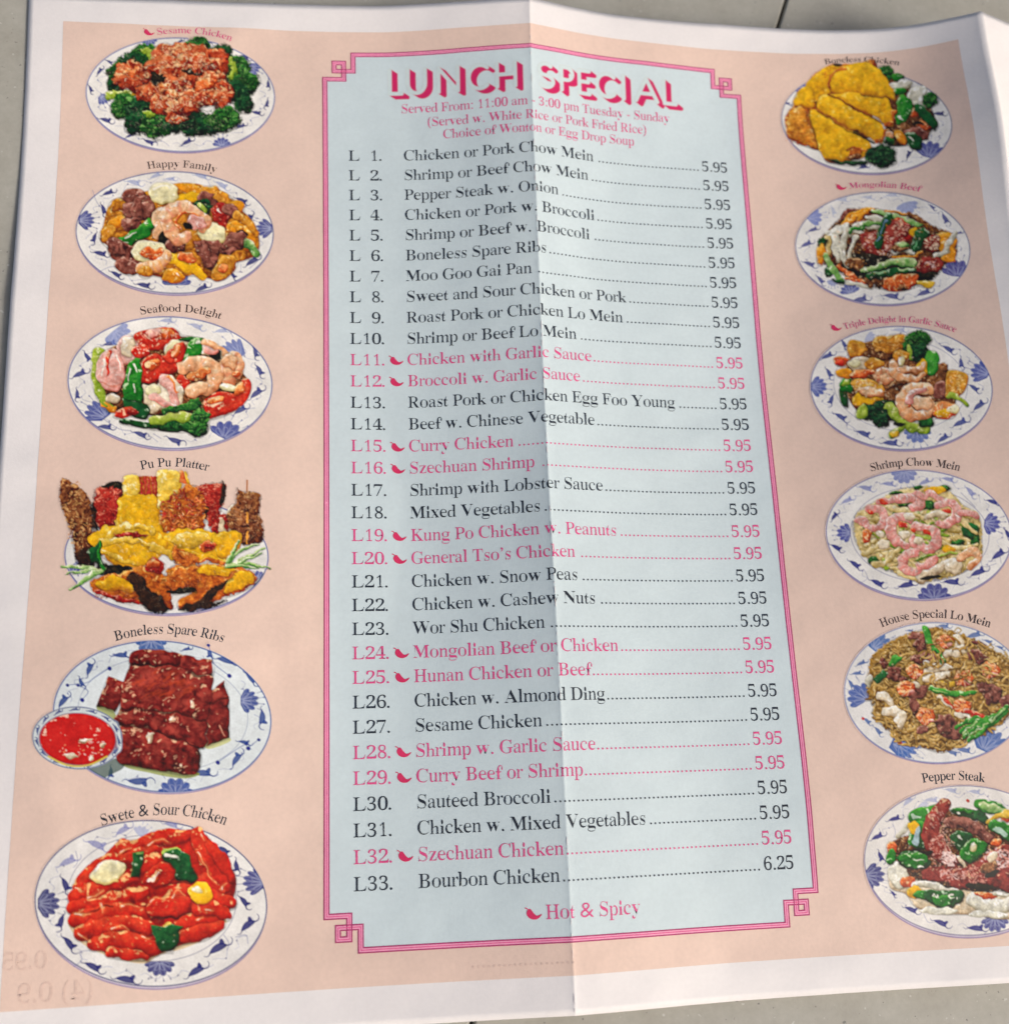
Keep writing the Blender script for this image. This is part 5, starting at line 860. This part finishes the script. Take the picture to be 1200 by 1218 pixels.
# rows of the menu ------------------------------------------------------------
ROWS = ["Chicken or Pork Chow Mein","Shrimp or Beef Chow Mein","Pepper Steak w. Onion","Chicken or Pork w. Broccoli","Shrimp or Beef w. Broccoli","Boneless Spare Ribs","Moo Goo Gai Pan","Sweet and Sour Chicken or Pork","Roast Pork or Chicken Lo Mein","Shrimp or Beef Lo Mein","*Chicken with Garlic Sauce","*Broccoli w. Garlic Sauce","Roast Pork or Chicken Egg Foo Young","Beef w. Chinese Vegetable","*Curry Chicken","*Szechuan Shrimp","Shrimp with Lobster Sauce","Mixed Vegetables","*Kung Po Chicken w. Peanuts","*General Tso's Chicken","Chicken w. Snow Peas","Chicken w. Cashew Nuts","Wor Shu Chicken","*Mongolian Beef or Chicken","*Hunan Chicken or Beef","Chicken w. Almond Ding","Sesame Chicken","*Shrimp w. Garlic Sauce","*Curry Beef or Shrimp","Sauteed Broccoli","Chicken w. Mixed Vegetables","*Szechuan Chicken","Bourbon Chicken"]
# measured ends of the names (photo pixels): name end x, first dot x
ENDS = [(706,712.5),(700,704.5),(665,669),(708,712.5),(702.5,709.5),(651,654),(633.8,641),(746,752),(742.5,749),(687.5,692.5),(705.5,709),(692,695.5),(805,811),(709.5,713.5),(612.5,618),(638,647.5),(719.5,723.5),(645,650),(736,741.5),(686.5,692.5),(689.5,696),(710.5,717),(650,658.5),(737.5,742),(705,707.5),(721.5,726),(646,653),(709.3,713),(694.5,698.5),(656,663),(768.3,774),(671,677.5),(666,674)]
EMU, EMV = .745, .79
MENUCHILD = {}
for r, name in enumerate(ROWS, 1):
    hot = name[0] == '*'; name = name.lstrip('*'); ink = M_PINK if hot else M_BLACK; v = float(r)
    row = bpy.data.objects.new('menu_line', None); sc.collection.objects.link(row); row.parent = menu
    num = str(r); wn = width(name, 1.)
    ye = np.interp(ENDS[r - 1][0], [480, 870], [190.8 + 27.3 * (r - 1) - 4, 200 + 25.9 * (r - 1)])
    ue = page([ENDS[r - 1][0]], [ye])[0][0]; um = K['M'] - .02; eu = (ue - um) / (wn - .012); eu = min(max(eu, .70), .80)
    uP = K['Pz'] - .03
    def add(nm, geo, mt=ink, lift=INK): o = drape(nm, geo[0], geo[1], mt, None, lift); o.parent = row; o.matrix_parent_inverse = INV; return o
    add('item_number', join(setline('L', K['N'], v, .85, EMV), setline(num, K['N'] + 1.385 - width(num, .85), v, .85, EMV), setline('.', K['N'] + 1.34, v, .85, EMV)))
    if hot: add('chili_icon', chili(K['N'] + 1.69, v, .98), M_HOT)
    add('dish_name', setline(name, um, v, eu, EMV))
    price = '6.25' if r == 33 else '5.95'; add('price', setline(price, uP, v, EMU, EMV))
    d0 = page([ENDS[r - 1][1]], [ye])[0][0]; dd = .1868; nd = int((uP - .20 - d0 + .10) / dd); parts = []
    for k in range(nd + 1):
        Pd = disc(uP - .20 - k * dd, v - .036, .040, 8); parts.append((Pd, fan(Pd)))
    add('dot_leader', join(*parts))
# heading lines
def fitline(s, x0, x1, y, v, ink, em_v, nm='heading_line'):
    a_ = page([x0, x1], [y, y])[0]; eu = (a_[1] - a_[0]) / width(s, 1.)
    return on(drape(nm, *setline(s, a_[0], v, eu, em_v), ink, None, INK))
v1, v2, v3 = [page([x], [y])[1][0] for x, y in ((478, 134.5), (509, 150), (527.5, 164.5))]
fitline('Served From: 11:00 am - 3:00 pm Tuesday - Sunday', 477, 796, 135, v1, M_PINK, .68)
fitline('(Served w. White Rice or Pork Fried Rice)', 508, 769, 150, v2, M_PINK, .68)
fitline('Choice of Wonton or Egg Drop Soup', 527, 754, 165, v3, M_PINK, .68)
vh = page([680], [1092.5])[1][0]; fitline('Hot & Spicy', 649, 762.5, 1093, vh, M_PINK, .80, 'hot_and_spicy_note'); uh = page([624.5], [1094])[0][0]
on(drape('chili_icon', *chili(uh, vh, 1.), M_HOT, None, INK))
# captions over the dishes: baseline follows a shallow arc, given by photo points left, middle, right
def caption(s, pts, ink, em_px, hot=False, parent=None):
    em_px *= .80
    U, V = page([p[0] for p in pts], [p[1] for p in pts]); W_ = width(s, 1.)
    A = np.array([U, V]).T; t = np.array([0., .5, 1.]); cx = np.polyfit(t, A[:, 0], 2); cy = np.polyfit(t, A[:, 1], 2)
    tt = np.linspace(0, 1, 41); C = np.c_[np.polyval(cx, tt), np.polyval(cy, tt)]; L = np.r_[0, np.cumsum(np.hypot(*np.diff(C, axis=0).T))]; eu = L[-1] / W_
    def path(x):
        l = x * eu; q = np.interp(l, L, tt); return (np.polyval(cx, q), np.polyval(cy, q)), math.atan2(np.polyval(np.polyder(cy), q), np.polyval(np.polyder(cx), q))
    parts = [setline(s, 0, 0, eu, em_px, path=path)]
    o = drape('caption', *parts[0], ink, None, INK); o.parent = parent; o.matrix_parent_inverse = INV
    if hot:
        o = drape('chili_icon', *chili(U[0] - .62, V[0] + .04, .78), M_HOT, None, INK); o.parent = parent; o.matrix_parent_inverse = INV
# ------------------------------------------------------------------ LUNCH SPECIAL: pink relief lettering
def title():
    k = 4.; s = Picture(455, 62, 362, 86, k, 5, ss=3, bg=(0, 0, 0)); panel = np.array([.605,.715,.722]); s.tone = False; s.c[:] = panel
    uL, vL = page([463], [111.5]); vb = vL[0]; vt = page([463], [84])[1][0]; H = vb - vt
    def PT(px0, px1):
        a_ = page([px0, px1], [116 if px0 < 600 else 128] * 2)[0]; return a_[0], a_[1]
    def Z(u, v):
        q = (project(place(np.atleast_1d(u), np.atleast_1d(v))) - [455, 62]) * k; return q
    L = {}
    strokes = []
    def letter(x0, x1, lines):
        a_, b_ = PT(x0, x1)
        for ln in lines: strokes.append([(a_ + (b_ - a_) * x, vb - H * y) for x, y in ln])
    arc = lambda cx, cy, rx, ry, a0, a1, n=14: [(cx + rx * math.cos(math.radians(a0 + (a1 - a0) * t / n)), cy + ry * math.sin(math.radians(a0 + (a1 - a0) * t / n))) for t in range(n + 1)]
    letter(464, 478, [[(0,1),(0,0),(1,0)]])
    letter(485.5, 506, [[(0,1),(0,.42)] + arc(.5,.42,.5,.42,180,360) + [(1,.42),(1,1)]])
    letter(522, 545, [[(0,0),(0,1),(1,0),(1,1)]])
    letter(558, 582, [arc(.55,.5,.55,.5,48,312,22)])
    letter(592, 613.5, [[(0,0),(0,1)],[(1,0),(1,1)],[(0,.52),(1,.52)]])
    letter(642, 659, [arc(.5,.75,.46,.25,40,240,12) + arc(.5,.25,.5,.25,80,-140,14)])
    letter(669, 682, [[(0,0),(0,1),(.4,1)] + arc(.5,.73,.5,.27,90,-90,10) + [(0,.46)]])
    letter(690, 702, [[(1,1),(0,1),(0,0),(1,0)],[(0,.52),(.9,.52)]])
    letter(711, 733, [arc(.55,.5,.55,.5,48,312,22)])
    letter(742.5, 743, [[(0,1),(0,0)]])
    letter(757, 782, [[(0,0),(.5,1),(1,0)],[(.2,.33),(.8,.33)]])
    letter(790.5, 804, [[(0,1),(0,0),(1,0)]])
    du, dv = .27, .20; wf = .085
    pink = np.zeros(s.X.shape); face = np.zeros(s.X.shape)
    sc_ = 26 * k
    for st in strokes:
        A = np.array(st)
        for j in range(9):
            t = j / 8.; q = Z(A[:, 0] + du * t, A[:, 1] + dv * t); sl, sd, T, tot = s.sd_line(q, wf * sc_, wf * sc_); m_ = np.clip(sd / s.px + .5, 0, 1)
            if j == 0: face[sl] = np.maximum(face[sl], m_)
            pink[sl] = np.maximum(pink[sl], m_)
    m_ = (pink * (1 - face))[..., None]; s.c = panel * (1 - m_) + np.array([.62,.02,.125]) * m_; s.a = (pink > .02) * 1.; return s
# ------------------------------------------------------------------ laying painted colour fields on the sheet
def lay(name, s, parent, gain=1.):
    c, a_ = s.grid(); H, W = a_.shape; x = s.ox + (np.arange(W) + .5); y = s.oy + (np.arange(H) + .5)
    if s.fine != 1: x = s.ox + (np.arange(W) + .5) / s.fine; y = s.oy + (np.arange(H) + .5) / s.fine
    X, Y = np.meshgrid(x, y); idx = -np.ones(H * W, int)
    lo = np.minimum.reduce([a_[:-1, :-1], a_[1:, :-1], a_[:-1, 1:], a_[1:, 1:]]) if False else np.maximum.reduce([a_[:-1, :-1], a_[1:, :-1], a_[:-1, 1:], a_[1:, 1:]])
    jj, ii = np.nonzero(lo > .02); q = np.stack([jj * W + ii, (jj + 1) * W + ii, (jj + 1) * W + ii + 1, jj * W + ii + 1], -1)
    used = np.unique(q); idx[used] = np.arange(len(used)); q = idx[q]; U, V = page(X.ravel()[used], Y.ravel()[used]); P = place(U, V, .014)
    me = bpy.data.meshes.new(name); me.vertices.add(len(P)); me.vertices.foreach_set('co', P.ravel()); me.loops.add(q.size); me.loops.foreach_set('vertex_index', q.ravel().astype(np.int32))
    me.polygons.add(len(q)); me.polygons.foreach_set('loop_start', (np.arange(len(q)) * 4).astype(np.int32)); me.update(calc_edges=True)
    at = me.color_attributes.new('print', 'FLOAT_COLOR', 'POINT'); C = np.ones((len(used), 4), np.float32); C[:, :3] = np.clip(c.reshape(-1, 3)[used] * gain, 0, 1); at.data.foreach_set('color', C.ravel())
    o = link(name, me, M_PRINT, None); o.parent = parent; o.matrix_parent_inverse = INV; return o
Picture.fine = 1
t_ = title(); t_.ss = 2; t_.fine = 1.5; on_t = lay('title_lettering', t_, menu)
DISHES = [
 (dish_sesame, 'sesame chicken ringed with broccoli', 'Sesame Chicken', [(187,41.5),(232,40),(275,49)], M_PINK, .62, True),
 (dish_happy, 'mixed meats with one curled prawn', 'Happy Family', [(176,201),(216,199),(257,205.5)], M_BROWN, .68, False),
 (dish_seafood, 'prawns, tomato wedges and green pepper', 'Seafood Delight', [(167.5,374.5),(216,371),(262.5,379.5)], M_BROWN, .70, False),
 (dish_pupu, 'platter of skewers, ribs and golden fritters', 'Pu Pu Platter', [(168,559),(208,555),(247.5,560.5)], M_BLACK, .72, False),
 (dish_ribs, 'dark red boneless ribs with a bowl of red dip', 'Boneless Spare Ribs', [(137.5,763),(200,754),(265.5,764.5)], M_BLACK, .74, False),
 (dish_sweet, 'glossy red chicken with green pepper', 'Swete & Sour Chicken', [(121,983),(196,969.5),(268,982)], M_BLACK, .78, False),
 (dish_cutlet, 'yellow sliced cutlet beside vegetables', 'Boneless Chicken', [(981,76.5),(1025,73.5),(1069,77.5)], M_BROWN, .56, False),
 (dish_mongolian, 'beef with scallions and carrot', 'Mongolian Beef', [(1010,224.5),(1052,223),(1094,228)], M_PINK, .60, True),
 (dish_triple, 'prawns, broccoli and golden scallops', 'Triple Delight in Garlic Sauce', [(1004.5,392),(1072,383),(1136,395.5)], M_PINK, .58, True),
 (dish_chowmein, 'pink shrimp on pale noodles', 'Shrimp Chow Mein', [(1036,561),(1088,554),(1141,560.5)], M_BROWN, .68, False),
 (dish_lomein, 'brown noodles with shrimp and scallions', 'House Special Lo Mein', [(1048.5,746.5),(1110,735),(1177,747)], M_BROWN, .68, False),
 (dish_peppersteak, 'beef strips with green peppers and onion', 'Pepper Steak', [(1097.5,931.5),(1134,928),(1171,931)], M_BLACK, .70, False)]
for fn, look, cap, pts, ink, em, hot in DISHES:
    e = bpy.data.objects.new('dish_picture', None); sc.collection.objects.link(e); e.parent = menu; e['label'] = 'printed picture of ' + look
    lay('dish_print', fn(), e); caption(cap, pts, ink, em, hot, e)

# faint show-through of the reverse side's print, mirrored
def ghost(s, px, py, em):
    u, v = page([px], [py]); on(drape('show_through', *setline(s, u[0], v[0], -em, em), M_GHOST, None, .014))
ghost('(4) 0.9', 112, 1188, 1.0); ghost('0.95', 56, 1152, .9); ghost('....................', 685, 1146, .8)
# ink rubbed off along the centre crease
rg = random.Random(4); parts = []
y = K['ET'] + .2
while y < K['EB'] - .1:
    L_ = rg.uniform(.05, .5); w_ = rg.uniform(.006, .022); o_ = rg.uniform(-.02, .012)
    if rg.random() < .62:
        n_ = 4; Pl = []
        for i_ in range(n_ + 1):
            q_ = i_ / n_; k_ = math.sin(q_ * PI) ** .5; Pl += [(o_ - w_ * k_ * rg.uniform(.6, 1.2), y + L_ * q_), (o_ + w_ * k_ * rg.uniform(.6, 1.2) + .001, y + L_ * q_)]
        parts.append((Pl, [(2 * i_, 2 * i_ + 1, 2 * i_ + 3, 2 * i_ + 2) for i_ in range(n_)]))
    y += L_ + rg.uniform(.02, .35)
on(drape('crease_wear', *join(*parts), M_PAPER, None, .026))['kind'] = 'stuff'
